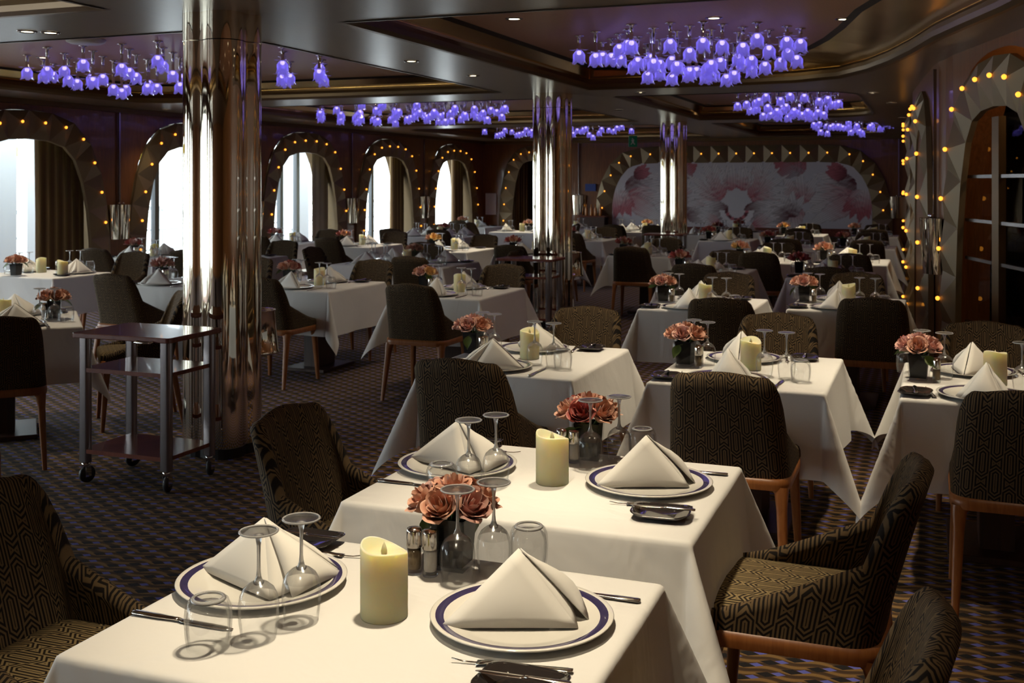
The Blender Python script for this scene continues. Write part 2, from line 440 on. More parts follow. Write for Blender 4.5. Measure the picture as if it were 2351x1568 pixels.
curtain_x(A6-.62, A6-.30, 'olive curtain at the left of the end wall arch')
curtain_x(A6+.25, A6+.62, 'olive curtain at the right of the end wall arch, beside the second column')
def wall_strip(name, pts, z1=3.0, mt='wall_wood'):
    b = MB(); b.grid([[(x, y, 0), (x, y, z1)] for x, y in pts], mt, False); put(name, b.mesh(name), kind='structure')
wall_strip('wall_right', [(-.30, VE), (-.18, 12.9), (-.04, 10.9), (.04, 9.95), (.07, 9.72), (.12, 9.55), WP[0]])
RA = 1.04                                   # centre of the near inner arch, metres along the bent wall
def rw(x, z, d):                            # offset 0 = arch centre
    q = RA+x; u, v = wall_pt(q); return (u-.965*d, v-.263*d, z)
rh = [(RA+x, z) for x, z in opening(.85, .20)]
put('wall_inner', fill([[(0, 0), (9.5, 0), (9.5, 3.0), (0, 3.0)], rh], lambda x, y: (*wall_pt(x), y), 'wall_wood', 'wall_inner'), kind='structure')
arch_trim(12, rw, .85)
def fw(x, z, d):                            # second inner arch, seen nearly edge-on
    t = (x+1.22)/2.44; return (.01-.14*t-d, 10.1+2.42*t, z)
arch_trim(13, fw)
def fw2(x, z, d):
    t = (x+1.22)/2.44; return (-.18-.05*t-d, 13.4+2.42*t, z)
arch_trim(14, fw2)
wall_strip('wall_back', [(-10.4, VB), (4.2, VB)], 3.0, 'wall_wood')
wall_strip('wall_back_side', [wall_pt(9.5), (3.6, VB)], 3.0, 'wall_wood')
wall_strip('wall_daylight_block', [(4.2, VB), (4.2, VE)], 3.05, 'dark_wood')  # unseen, added to keep daylight from leaking into the lobby
# glazed door in the near inner arch and the small lobby behind it
b = MB()
O = opening(.85, .20); O2 = offset_curve(O, -.10)
b.grid([[rw(x, z, -.02), rw(x2, max(z2, .06), -.02), rw(x2, max(z2, .06), -.10), rw(x, z, -.10)] for (x, z), (x2, z2) in zip(O, O2)], 'facet', False)
d1 = put('door_1', b.mesh('door_frame'), kind='structure', label='arched glazed door in the faceted surround at the right edge')
b = MB(); b.grid([[rw(x, z, 0), rw(x, z, -.35)] for x, z in O], 'wall_wood', False); put('door_reveal', b.mesh('reveal'), d1)
b = MB()
for zz in (.55, 1.04, 1.33, 1.66): b.add([rw(x, z, d) for x in (-.84, .84) for z in (zz-.012, zz+.012) for d in (-.06, -.03)], [(0, 1, 3, 2), (4, 6, 7, 5), (0, 4, 5, 1), (2, 3, 7, 6), (0, 2, 6, 4), (1, 5, 7, 3)], 'steel')
put('glazing_bars', b.mesh('bars'), d1)
b = MB(); b.add([rw(x, z, d) for x in (-.20, -.06) for z in (.06, 2.08) for d in (-.07, -.02)], [(0, 1, 3, 2), (4, 6, 7, 5), (0, 4, 5, 1), (2, 3, 7, 6), (0, 2, 6, 4), (1, 5, 7, 3)], 'bronze'); put('door_stile', b.mesh('stile'), d1)
b = MB(); b.add([rw(-.86, .06, -.05), rw(.86, .06, -.05), rw(.86, 2.1, -.05), rw(-.86, 2.1, -.05)], [(0, 1, 2, 3)], 'pane'); put('pane', b.mesh('pane'), d1)
b = MB(); b.add([rw(-1.3, 0, -.9), rw(1.3, 0, -.9), rw(1.3, 2.7, -.9), rw(-1.3, 2.7, -.9)], [(0, 1, 2, 3)], 'wall_wood'); put('wall_lobby', b.mesh('lobby'), kind='structure')

_l = rw(-.1, 0, -.55); LOB = (_l[0], _l[1])
light('lobby_fill', 'POINT', (*rw(.2, 2.3, -.5)[:2], 2.35), 9, (1.0, .72, .42), shadow_soft_size=.06)  # unseen warm fill, added so the lobby wood shows through the glass
o = empty('flower_pedestal', (*LOB, 0), 0, 'dark pedestal with red and white flowers behind the glazed door', 'pedestal')
b = MB(); b.lathe([(.001, 0), (.14, 0), (.14, .04), (.08, .08), (.08, .85), (.15, .9), (.15, .94), (.001, .94)], 'dark_wood', 20); put('plinth', b.mesh('plinth'), o)
b = MB(); b.lathe([(.001, .94), (.06, .94), (.09, 1.02), (.07, 1.12), (.08, 1.16), (.001, 1.15)], 'vase_black', 18); put('vase', b.mesh('vase'), o)
_r = random.Random(5)
for k in range(14):
    b = MB(); b.lathe([(.001, -.03), (.03, -.02), (.042, .0), (.035, .022), (.001, .03)], 'red_flower' if k % 3 else 'lamp_white', 9)
    put('blossom', b.mesh('blossom'), o, (_r.uniform(-.13, .13), _r.uniform(-.13, .13), _r.uniform(1.17, 1.36)))
# ------------------------------------------------------------------ ceiling: soffit with recessed panels
def rounded(pts, rad, n=5):
    out = []
    for i, p in enumerate(pts):
        r = rad[i]
        if r <= 0: out.append(p); continue
        a = Vector(pts[i-1]); c = Vector(pts[(i+1) % len(pts)]); p = Vector(p)
        s = p+(a-p).normalized()*r; e = p+(c-p).normalized()*r
        for k in range(n+1):
            t = k/n; q = s*(1-t)**2+p*2*t*(1-t)+e*t*t; out.append((q.x, q.y))
    return out
REC = []
REC.append(([(-3.45, 6.0), (.62, 6.0), (.50, 6.6), (.40, 7.0), (.22, 7.6), (.05, 8.2), (-.12, 9.0), (-.30, 9.7), (-.50, 10.3), (-.80, 10.9), (-1.25, 11.2), (-1.8, 11.3), (-3.45, 11.3)],
            [0, .3, .3, .38, .4, .42, .42, .42, .42, .42, .3, .09, 0]))
REC.append((rounded([(-3.45, 12.3), (-.75, 12.3), (-.75, 17.4), (-3.45, 17.4)], [0, .9, .9, 0]), None))
REC.append((rounded([(-3.45, 18.4), (-.8, 18.4), (-.8, 23.7), (-3.45, 23.7)], [0, .9, .9, 0]), None))
for v0, v1 in ((-.2, 5.05), (6.0, 11.3), (12.3, 17.4), (18.4, 23.7)):
    REC.append((rounded([(-9.3, v0), (-4.47, v0), (-4.47, v1), (-9.3, v1)], [.6, 0, 0, .6]), None))
REC.append(([(-3.45, -.2), (2.2, -.2), (2.2, 5.05), (-3.45, 5.05)], None))
put('ceiling', fill([[(UL-.1, VB), (4.2, VB), (4.2, VE+.1), (UL-.1, VE+.1)]]+[r for r, _ in REC], lambda x, y: (x, y, ZS), 'soffit', 'ceiling', True), kind='structure')
def inset(loop, d, fac=None):
    n = len(loop); out = []
    for i in range(n):
        a, p, c = Vector(loop[i-1]), Vector(loop[i]), Vector(loop[(i+1) % n])
        e1 = (p-a).normalized(); e2 = (c-p).normalized()
        n1 = Vector((-e1.y, e1.x)); n2 = Vector((-e2.y, e2.x)); m = (n1+n2)
        m = m/max(.4, (1+n1.dot(n2)))
        out.append(tuple(p+m*(d if fac is None else d)))
    return out
for i, (lp, wide) in enumerate(REC):
    prof = [(-.02, ZS-.006, 'bronze'), (.012, ZS-.004, 'bronze'), (.035, ZS+.02, 'bronze'), (.042, ZS+.055, 'bronze'), (.034, ZS+.09, 'bronze'), (.015, ZS+.115, 'bronze'),
            (.012, ZS+.118, 'gold_mirror'), (.095, ZS+.20, 'gold_mirror'), (.10, ZS+.203, 'black_line'), (.145, ZP, 'black_line')]
    rings = []
    for d, z, m in prof:
        L = inset(lp, d)
        if wide and z > ZS+.15:
            L2 = inset(lp, 1.0); L = [(p[0]+(q[0]-r[0])*w, p[1]+(q[1]-r[1])*w) for p, q, r, w in zip(L, L2, inset(lp, 0), wide)]
        rings.append([(x, y, z) for x, y in L])
    b = MB()
    for k in range(len(prof)-1):
        if prof[k][2] != prof[k+1][2]: mt = prof[k+1][2]
        else: mt = prof[k][2]
        b.grid([[rings[k][j], rings[k+1][j]] for j in range(len(lp))], mt, mt == 'bronze', closed=True)
    put('trim_%d' % (20+i), b.mesh('cove', recalc=False), kind='structure')
    top = [(p[0], p[1]) for p in rings[-1]]
    b = MB(); b.add([(x, y, ZP) for x, y in top], [tuple(range(len(top)))[::-1]], 'panel'); put('ceiling_panel', b.mesh('ceiling_panel'), kind='structure')
# lid above everything so no daylight leaks in
b = MB(); b.box(UL-.7, 4.3, VB-.1, VE+.6, 2.98, 3.05, 'dark_wood'); put('roof', b.mesh('roof'), kind='structure')
# cornice where walls meet the soffit
b = MB()
b.box(UL, UL+.10, VB, VE, 2.56, ZS, 'bronze'); b.box(UL, 0, VE-.12, VE, 2.55, ZS, 'bronze'); put('trim_50', b.mesh('cornice'), kind='structure')

# ------------------------------------------------------------------ mirrored clover columns
def column(u, v, label):
    b = MB(); n = 48
    prof = []
    for i in range(n):
        a = 2*PI*i/n
        lob = max(math.cos((a % (PI/2))-PI/4), 0)
        best = 0
        for k in range(4):                        # four fused cylinders
            c = k*PI/2+math.radians(-50); cx, cy2, rr = .108*math.cos(c), .108*math.sin(c), .122
            d = cx*math.cos(a)+cy2*math.sin(a); q = d*d-(cx*cx+cy2*cy2-rr*rr)
            if q > 0: best = max(best, d+math.sqrt(q))
        prof.append((best*math.cos(a), best*math.sin(a)))
    o = empty('column', (u, v, 0), label=label, cat='column', group='mirrored columns', kind='structure')
    b = MB(); b.prism(prof, .06, 2.45, 'column_mirror', True); put('shaft', b.mesh('shaft'), o)
    b = MB(); b.prism([(x*1.03, y*1.03) for x, y in prof], 0, .06, 'black_line'); put('base', b.mesh('base'), o)
    b = MB(); b.prism([(x*1.008, y*1.008) for x, y in prof], 2.455, ZS, 'column_mirror', True); put('capital', b.mesh('capital'), o)
for v, l in ((5.5, 'tall mirrored clover column nearest the camera, behind the serving cart'), (11.65, 'second mirrored clover column, at the picture middle'), (17.65, 'farthest mirrored clover column, in front of the flower mural')):
    column(-3.98 if v < 17 else -3.93, v, l)

# ------------------------------------------------------------------ mural and things on the end wall
def mural():
    cx = -4.04; hw = 2.86
    P = [(-2.88, .62), (-2.88, 1.1), (-2.83, 1.42), (-2.70, 1.72), (-2.50, 1.95), (-2.25, 2.06), (-1.8, 2.085)]
    P = P + [(-x, z) for x, z in P[::-1]]
    def top(x):
        x = abs(x); Q = [(2.88, 1.1), (2.83, 1.42), (2.70, 1.72), (2.50, 1.95), (2.25, 2.06), (1.8, 2.085), (0, 2.085)]
        for (a, za), (c, zc) in zip(Q, Q[1:]):
            if c <= x <= a: return zc+(za-zc)*(x-c)/(a-c)
        return .7
    rnd = random.Random(3)
    pet = []                                   # petals: x, z, angle, length, width, base colour, tip colour
    WHT, PNK, DRK, SHD = (.86, .81, .82), (.58, .17, .20), (.16, .03, .04), (.50, .45, .50)
    def flower(x, z, n, L, w, a0, span, c0, c1):
        for k in range(n):
            a = a0+span*(k-(n-1)/2)/max(n-1, 1)
            pet.append((x, z, a, L*rnd.uniform(.85, 1.1), w*rnd.uniform(.8, 1.15), c0, c1))
    for sgn in (1, -1):
        def f(x, z, n, L, w, a0, span, c0, c1): flower(sgn*x, z, n, L, w, a0 if sgn > 0 else PI-a0, span*sgn, c0, c1)
        f(2.55, 1.62, 5, 1.0, .17, math.radians(200), 1.1, DRK, WHT)
        f(2.6, 1.3, 4, 1.2, .20, math.radians(190), .7, PNK, WHT)
        f(2.75, 1.45, 4, .7, .16, math.radians(250), .9, WHT, PNK)
        f(2.35, 1.75, 3, .45, .12, math.radians(150), .6, DRK, PNK)
        f(1.35, 1.15, 8, .8, .15, math.radians(160), 3.6, PNK, WHT)
        f(1.15, .85, 6, .6, .12, math.radians(120), 2.2, DRK, WHT)
        f(1.25, 1.75, 4, .55, .16, math.radians(100), 1.4, SHD, PNK)
        f(.28, 1.30, 7, .95, .13, math.radians(30), 1.5, PNK, WHT)
        f(.18, 1.05, 5, .75, .11, math.radians(-15), 1.0, DRK, WHT)
        f(.10, 1.45, 4, .55, .12, math.radians(72), .7, PNK, WHT)
        f(.35, .68, 4, .6, .09, math.radians(10), .9, PNK, WHT)
    nx, nz = 230, 60; verts = []; cols = []
    nzf = lambda x, z: math.sin(7*x+3*math.sin(5*z))*.5+math.sin(13*z+4*math.sin(3*x))*.5
    for i in range(nx+1):
        x = -2.88+5.76*i/nx; t = top(x)
        for j in range(nz+1):
            z = .62+(t-.62)*j/nz; c = (.70, .67, .70)
            for (px, pz, a, L, w, c0, c1) in pet:
                dx, dz = x-px, z-pz; s = dx*math.cos(a)+dz*math.sin(a); q = -dx*math.sin(a)+dz*math.cos(a)
                s /= L
                if 0 < s < 1:
                    ww = w*math.sin(PI*s**.7)*(1+.12*nzf(x*2, z*2))
                    if abs(q) < ww:
                        e = abs(q)/ww; k = min(1, s*1.5+.25*nzf(x*3, z*4)*e); k = max(k, 0)
                        vein = .86+.14*math.cos(q*150)
                        c = tuple((c0[m]*(1-k)+c1[m]*k)*vein*(1-.30*max(0, e-.8)/.2) for m in range(3))
            r = math.hypot(x/.36, (z-.98)/.30)      # pale lip with a toothed red throat
            if z < 1.0:
                if .72 < r < 1.05: c = WHT
                elif r <= .72: c = PNK if (r > .5 and math.cos(math.atan2(z-.98, x)*9) > .2) else ((.74, .68, .70) if r < .5 else DRK)
            verts.append((cx+x, VE-.045, z)); cols.append((*c, 1))
    f = [(i*(nz+1)+j, (i+1)*(nz+1)+j, (i+1)*(nz+1)+j+1, i*(nz+1)+j+1) for i in range(nx) for j in range(nz)]
    b = MB(); b.add(verts, f, 'mural_paint'); me = b.mesh('mural')
    ca = me.color_attributes.new('paint', 'FLOAT_COLOR', 'POINT')
    ca.data.foreach_set('color', [k for c in cols for k in c])
    o = put('flower_mural', me, label='wide arched mural of white and pink orchid petals on the end wall', cat='mural')
    b = MB(); L = [(cx+x, z) for x, z in P]
    b.grid([[(x, VE-.045, z), (x, VE-.004, z)] for x, z in L], 'black_line', False, closed=True); put('panel_edge', b.mesh('edge'), o)
    BU = [(-3.12, .64), (-3.11, 1.03), (-3.05, 1.42), (-2.90, 1.79), (-2.70, 2.08), (-2.42, 2.23)]+[(-1.96+.392*k, 2.27) for k in range(11)]
    BU += [(-x, z) for x, z in BU[:6][::-1]]
    arch_trim(15, lambda x, z, d: (cx+x, VE-d, z), P=BU, inner=.18, outer=.24)
mural()
o = empty('banquette', (-4.0, VE-.02, 0), label='long dark banquette along the end wall under the mural', cat='bench')
b = MB(); b.box(-2.9, 2.9, -.62, -.12, .1, .45, 'fabric'); put('seat', b.mesh('seat', bevel=.02), o)
b = MB(); b.box(-2.9, 2.9, -.12, -.01, .08, .62, 'mahogany'); put('backrest', b.mesh('back', bevel=.01), o)

def sconce_meshes():
    b = MB(); n = 20; rows = []
    for i in range(n+1):
        a = PI*i/n; rows.append([(.20*math.cos(a)*.86, .14*math.sin(a)*.8, 0), (.20*math.cos(a), .14*math.sin(a), .46)])
    b.grid(rows, 'column_mirror'); b.add([r[0] for r in rows], [tuple(range(n+1))[::-1]], 'column_mirror'); b.add([r[1] for r in rows], [tuple(range(n+1))], 'bronze')
    shade = b.mesh('shade')
    b = MB(); b.box(-.012, .012, .005, .03, .46, 1.7, 'steel'); rod = b.mesh('rod')
    b = MB(); b.lathe([(.001, .462), (.016, .465), (.016, .49), (.001, .495)], 'chrome', 10); bolts = b.mesh('knobs')
    return shade, rod, bolts
SC = sconce_meshes()
def sconce(loc, rz, label):
    o = empty('wall_sconce', loc, rz, label, 'sconce', 'wall sconces')
    put('shade', SC[0], o); put('rod', SC[1], o); put('finial', SC[2], o, (-.04, .05, 0)); put('finial', SC[2], o, (.04, .05, 0))
for k, v in enumerate([8.6, 11.77, 14.93, 18.08, 21.22]):
    if k == 0: continue
    sconce((UL+.01, v, .86), -PI/2, 'polished half-round wall sconce between the %s arched windows' % ['', 'first and second', 'second and third', 'third and fourth', 'fourth and fifth'][k])
sconce((-7.75, VE-.01, .86), PI, 'polished half-round wall sconce between end wall arch and mural')
sconce((-.62, VE-.01, .86), PI, 'polished half-round wall sconce right of the mural')
sconce((.055, 9.74, .86), math.radians(99), 'polished half-round wall sconce between the two inner wall arches')
b = MB(); b.box(-.13, .13, -.02, .02, 0, .17, 'blue_sign'); put('wall_screen', b.mesh('screen'), None, (-7.45, VE-.03, 1.42), label='small dark blue screen on the end wall left of the mural', cat='screen')
o = empty('exit_sign', (-5.05, 19.3, 2.27), math.radians(21), label='green exit sign hanging under the ceiling left of the third column', cat='sign')
b = MB(); b.box(-.075, .075, -.02, .02, 0, .2, 'green_sign'); put('sign_box', b.mesh('box'), o)
b = MB(); b.box(-.004, .004, -.004, .004, .2, .57, 'steel'); put('hanger', b.mesh('hanger'), o)
b = MB(); b.lathe([(.001, .135), (.016, .142), (.001, .158)], 'lamp_white', 8, (-.01, -.021)); b.add([(-.035, -.0215, .12), (.02, -.0215, .135), (.012, -.0215, .08), (.04, -.0215, .045), (.03, -.0215, .035), (-.005, -.0215, .07), (-.035, -.0215, .035), (-.045, -.0215, .045), (-.015, -.0215, .085)], [tuple(range(9))], 'lamp_white'); put('pictogram', b.mesh('man'), o)

b = MB(); b.box(-.14, .14, -.015, .015, 0, .52, 'lamp_white'); put('door_window_panel', b.mesh('panel', bevel=.004), None, (-9.98, VE-.03, .84), label='white panel standing in for a bright door window, far left corner', cat='panel')  # its white colour stands in for the brightness of a door window
o = empty('sideboard', (-7.32, VE-.2, 0), 0, 'dark wooden sideboard between the end arch and the mural', 'sideboard')
b = MB(); b.box(-.30, .30, -.16, .16, 0, .82, 'dark_wood'); put('body', b.mesh('body', bevel=.004), o)
b = MB(); b.box(-.32, .32, -.18, .18, .82, .85, 'mahogany'); put('worktop', b.mesh('worktop', bevel=.004), o)
b = MB(); b.lathe([(.001, 0), (.034, 0), (.036, .01), (.036, .15), (.014, .2), (.013, .26), (.001, .262)], 'amber_glass', 14); _bt = b.mesh('bottle')
for k in range(4):
    put('bottle', _bt, None, (-7.50+.11*k, VE-.2+.03*(k % 2), .8502), label='amber bottle standing on the sideboard left of the mural', cat='bottle', group='bottles on the sideboard')
# ------------------------------------------------------------------ ceiling fittings
b = MB(); b.lathe([(.045, -.002), (.05, -.008), (.062, -.006), (.066, .0)], 'steel', 20); DL_RING = b.mesh('ring')
b = MB(); b.lathe([(.001, -.001), (.045, -.001)], 'downlight_glow', 16); DL_LENS = b.mesh('lens')
def downlight(u, v, z, label, power=0, size=70, blend=.6, aim=None):
    o = empty('downlight', (u, v, z), label=label, cat='downlight', group='recessed downlights')
    put('trim_ring', DL_RING, o); put('lens', DL_LENS, o)
    if power:
        l = light('downlight_lamp', 'SPOT', (u, v, z-.06), power, (1.0, .85, .61), spot_size=math.radians(size), spot_blend=blend, shadow_soft_size=.05)
        if aim: l.rotation_euler = (Vector(aim)-Vector((u, v, z))).to_track_quat('-Z', 'Y').to_euler()
b = MB(); b.lathe([(.001, -.035), (.13, -.035), (.16, -.02), (.165, .0)], 'lamp_white', 28); put('ceiling_speaker', b.mesh('speaker'), None, (-6.75, 7.4, ZP-.001), label='round white ceiling disc at the upper left', cat='ceiling fitting')

def zc(u, v):
    for lp, _ in REC:
        c = False
        for k in range(len(lp)):
            (x0, y0), (x1, y1) = lp[k-1], lp[k]
            if (y0 > v) != (y1 > v) and u < (x1-x0)*(v-y0)/(y1-y0)+x0: c = not c
        if c: return ZP
    return ZS
# flower pendant lamps: mount, glass petals, bulb
def lamp_meshes():
    mounts = []
    for L in (.07, .11, .16, .23):
        b = MB(); b.lathe([(.001, 0), (.042, 0), (.042, -.008), (.014, -.014), (.014, -L), (.02, -L-.004), (.02, -L-.02), (.001, -L-.02)], 'chrome', 14); mounts.append((L, b.mesh('mount')))
    b = MB()
    for k in range(5):                           # five petals, opening downwards
        a0 = 2*PI*k/5; P = []
        for i in range(7):
            t = i/6
            r = .018+.036*math.sin(min(1, t*2.2)*PI/2)-.004*math.sin(PI*max(0, t-.4)/.6)+(.010*max(0, t-.8)/.2); z = -.010-.118*t
            w = .66 if t < .62 else .66*math.sqrt(max(0, 1-((t-.62)/.40)**2))
            P.append([(r*math.cos(a0+w*s)*1.0, r*math.sin(a0+w*s), z) for s in (-1, -.5, 0, .5, 1)])
        b.grid(P, 'purple_glass')
    for k in range(4):
        a0 = 2*PI*k/4+.3; c, s = math.cos(a0), math.sin(a0)
        b.add([(.015*c, .015*s, -.006), (.05*c-.013*s, .05*s+.013*c, -.016), (.085*c, .085*s, -.010), (.05*c+.013*s, .05*s-.013*c, -.016)], [(0, 1, 2, 3)], 'purple_glass')
    shade = b.mesh('shade')
    b = MB(); b.lathe([(.001, -.014), (.014, -.018), (.021, -.032), (.016, -.048), (.001, -.054)], 'purple_bulb', 8); bulb = b.mesh('bulb')
    return mounts, shade, bulb
MOUNTS, SHADE, LBULB = lamp_meshes()
def cluster(cu, cv, ru, rv, sp, n, deep, phrase, seed):
    rr = random.Random(seed); pts = []
    for i in range(-12, 13):
        for j in range(-12, 13):
            u = (i+(.5 if j % 2 else 0))*sp; v = j*sp*.866
            d = abs(u/ru)**1.7+abs(v/rv)**1.7
            pts.append((d+rr.uniform(-.10, .10), u, v, d))
    pts.sort()
    for d0, u, v, d in pts[:n]:
        k = rr.choice((0, 1, 1, 2)) if d > .45 else rr.choice((1, 2, 2, 3)) if not deep else rr.choice((2, 3, 3))
        L, me = MOUNTS[k]
        o = empty('pendant_lamp', (cu+u+rr.uniform(-.04, .04), cv+v+rr.uniform(-.04, .04), ZP), rr.uniform(0, 6.28), 'purple glass flower pendant lamp in the cluster '+phrase, 'pendant lamp', 'flower lamps '+phrase)
        put('ceiling_mount', me, o); put('glass_shade', SHADE, o, (0, 0, -L)).scale = (1.0,)*3; put('light_bulb', LBULB, o, (0, 0, -L))
cluster(-1.88, 9.15, 1.05, 1.35, .27, 52, True, 'nearest on the right', 1)
cluster(-6.85, 8.75, 2.05, 1.45, .40, 48, False, 'around the nearest column', 2)
cluster(-7.35, 14.9, 2.0, 1.5, .31, 80, False, 'left of the second column', 3)
cluster(-7.1, 21.1, 1.8, 1.5, .42, 40, False, 'behind the second column', 4)
cluster(-6.9, 2.55, 1.2, 1.2, .5, 6, False, 'at the upper left corner', 9)
cluster(-1.78, 15.3, .80, 1.45, .27, 42, True, 'in the second right-hand recess', 5)
cluster(-1.35, 21.0, 1.0, 1.5, .33, 32, False, 'farthest at the right', 6)

# ------------------------------------------------------------------ serving carts, wine buckets
def cart(u, v, label):
    o = empty('serving_cart', (u, v, 0), 0, label, 'serving cart', 'three tier serving carts')
    hx, hy = .30, .20
    b = MB(); b.prism(rrect(hx+.02, hy+.03, .02, 3), .785, .812, 'mahogany'); put('top_shelf', b.mesh('top', bevel=.004), o)
    for z in (.60, .165):
        b = MB(); b.prism(rrect(hx-.02, hy-.0, .01, 2), z, z+.022, 'mahogany'); put('shelf', b.mesh('shelf'), o)
    for sx in (-1, 1):
        for sy in (-1, 1):
            b = MB(); b.prism(rrect(.034, .022, .02, 5, sx*(hx-.035), sy*(hy-.02)), .115, .785, 'steel', True); put('post', b.mesh('post'), o)
            c = MB(); c.lathe([(.001, .115), (.02, .115), (.02, .09), (.001, .088)], 'chrome', 12, (sx*(hx-.035), sy*(hy-.02)))
            c.box(sx*(hx-.035)-.016, sx*(hx-.035)-.012, sy*(hy-.02)-.012, sy*(hy-.02)+.03, .035, .09, 'chrome').box(sx*(hx-.035)+.012, sx*(hx-.035)+.016, sy*(hy-.02)-.012, sy*(hy-.02)+.03, .035, .09, 'chrome')
            co = put('caster', c.mesh('caster'), o)
            w = MB(); w.lathe([(.006, -.011), (.042, -.011), (.046, -.006), (.046, .006), (.042, .011), (.006, .011)], 'rubber', 18)
            wm = w.mesh('wheel'); put('wheel', wm, co, (sx*(hx-.035), sy*(hy-.02)+.012, .047), rot=(0, PI/2, .3*sx))
    b = MB(); b.tube([(.12, -hy-.032, .79), (.12, -hy-.05, .785), (.22, -hy-.05, .785), (.22, -hy-.032, .79)], .006, 'chrome', 8); put('handle', b.mesh('handle'), o)
cart(-3.97, 4.82, 'three tier mahogany and steel serving cart before the nearest column')
cart(-4.0, 10.98, 'three tier serving cart before the second mirrored column')
cart(-3.9, 16.95, 'three tier serving cart before the farthest mirrored column')
def bucket(u, v, label):
    o = empty('wine_bucket_stand', (u, v, 0), 0, label, 'wine cooler', 'chrome wine bucket stands')
    b = MB(); b.lathe([(.001, .0), (.13, .0), (.135, .012), (.05, .05), (.018, .09), (.016, .50), (.03, .52), (.03, .535)], 'chrome', 24); put('stand', b.mesh('stand'), o)
    b = MB(); b.lathe([(.001, .535), (.125, .535), (.128, .545), (.12, .56), (.098, .80), (.103, .805), (.103, .812), (.094, .806), (.09, .79), (.10, .57), (.001, .56)], 'column_mirror', 32); put('bucket', b.mesh('bucket'), o)
bucket(-3.97, 5.87, 'chrome wine bucket on a stand right of the nearest column')
bucket(-3.86, 12.02, 'chrome wine bucket on a stand right of the second column')

# ------------------------------------------------------------------ chair
def chair_meshes():
    H = .86; z0 = .452
    def plan(h):                                   # U path at relative height h, from left arm tip round the back to the right arm tip
        hw = .243-.026*h; yb = -.215-.115*h**1.15; r = .085; yf = .215-.02*h
        pts = []
        for k in range(9): pts.append((-hw+.0*k, yf+(yb+r-yf)*k/8))
        for k in range(1, 8):
            a = PI+PI/2*k/8; pts.append((-hw+r+r*math.cos(a), yb+r+r*math.sin(a)))
        for k in range(0, 9): pts.append((-hw+r+(2*hw-2*r)*k/8, yb-.012*math.sin(PI*k/8)))
        return pts+[(-x, y) for x, y in pts[::-1][9:]]
    base = plan(0); n = len(base)
    T = []
    for i in range(n):
        j = min(i, n-1-i)
        if j <= 8: t = j/8; T.append(.475+.155*t**1.3)
        elif j <= 16: t = (j-8)/8; T.append(.63+.21*(1-(1-t)**5))
        else: T.append(.840+.016*math.sin(PI/2*min(1, (j-16)/4)))
    s = [0]
    for i in range(1, n): s.append(s[-1]+math.hypot(base[i][0]-base[i-1][0], base[i][1]-base[i-1][1]))
    m = 10; out = []; inn = []; uo = []; ui = []; cache = {}
    def P(i, z):
        h = (z-z0)/(H-z0); key = round(h, 5)
        if key not in cache: cache[key] = plan(h)
        pl = cache[key]; a, c = pl[max(i-1, 0)], pl[min(i+1, n-1)]
        dx, dy = c[0]-a[0], c[1]-a[1]; L = math.hypot(dx, dy) or 1
        return pl[i], (-dy/L, dx/L)               # point, inward normal
    th = .052
    rows = []; uvs = []
    for i in range(n):
        top = T[i]; row = []; uv = []
        tt = th*(.6 if min(i, n-1-i) < 2 else 1)
        for k in range(m+1):
            z = z0+(top-z0)*k/m; p, _ = P(i, z); row.append((p[0], p[1], z)); uv.append((s[i], z))
        for f, dz in ((.18, .016), (.5, .024), (.82, .016)):
            p, nn = P(i, top); row.append((p[0]+nn[0]*tt*f, p[1]+nn[1]*tt*f, top+dz)); uv.append((s[i], top+tt*f))
        for k in range(m, -1, -1):
            z = z0+(top-z0)*k/m; p, nn = P(i, z); row.append((p[0]+nn[0]*tt, p[1]+nn[1]*tt, z)); uv.append((s[i], top+tt+top-z))
        rows.append(row); uvs.append(uv)
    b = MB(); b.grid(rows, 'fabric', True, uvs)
    for r in (rows[0], rows[-1]): b.add(r, [tuple(range(len(r)))], 'fabric', False, [(p[1], p[2]) for p in r])
    shell = b.mesh('shell', recalc=True)
    b = MB(); lp = rrect(.20, .215, .05, 6, 0, .035); c = (0, .03)
    ring = [[(x, y, .452) for x, y in lp], [(x*1.02, y, .485) for x, y in lp], [(x*.97, (y-c[1])*.97+c[1], .502) for x, y in lp], [(x*.7, (y-c[1])*.7+c[1], .512) for x, y in lp], [(0, c[1], .514) for _ in lp]]
    P2 = [[ring[k][j] for k in range(5)] for j in range(len(lp))]
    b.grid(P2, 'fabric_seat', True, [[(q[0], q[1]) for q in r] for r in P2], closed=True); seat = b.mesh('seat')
    b = MB(); lo = rrect(.245, .235, .075, 6, 0, .005); li = rrect(.20, .19, .05, 6, 0, .005)
    b.grid([[(x, y, .412), (x*1.01, y, .43), (x, y, .454), (p[0], p[1], .454), (p[0], p[1], .412), (x, y, .412)] for (x, y), p in zip(lo, li)], 'chair_wood', True, closed=True)
    frame = b.mesh('frame', recalc=True)
    legs = []
    for sx in (-1, 1):
        for fy in (1, -1):
            x0, y0 = sx*.212, (.205 if fy > 0 else -.195); x1, y1 = sx*.232, (.235 if fy > 0 else -.275)
            b = MB(); rows = []
            for t, w, d in ((0, .040, .036), (.06, .026, .026), (.2, .020, .021), (.6, .017, .017), (1, .012, .012)):
                x, y, z = x0+(x1-x0)*t, y0+(y1-y0)*t, .425*(1-t)
                if t == 0: x -= sx*.012; y -= fy*.012
                rows.append([(x+px, y+py, z) for px, py in rrect(w, d, min(w, d)*.5, 2)])
            b.grid([[r[k] for r in rows] for k in range(len(rows[0]))], 'chair_wood', True, closed=True); b.add(rows[-1], [tuple(range(len(rows[-1])))], 'chair_wood')
            legs.append(b.mesh('leg', recalc=True))
    return shell, seat, frame, legs
CH = chair_meshes()
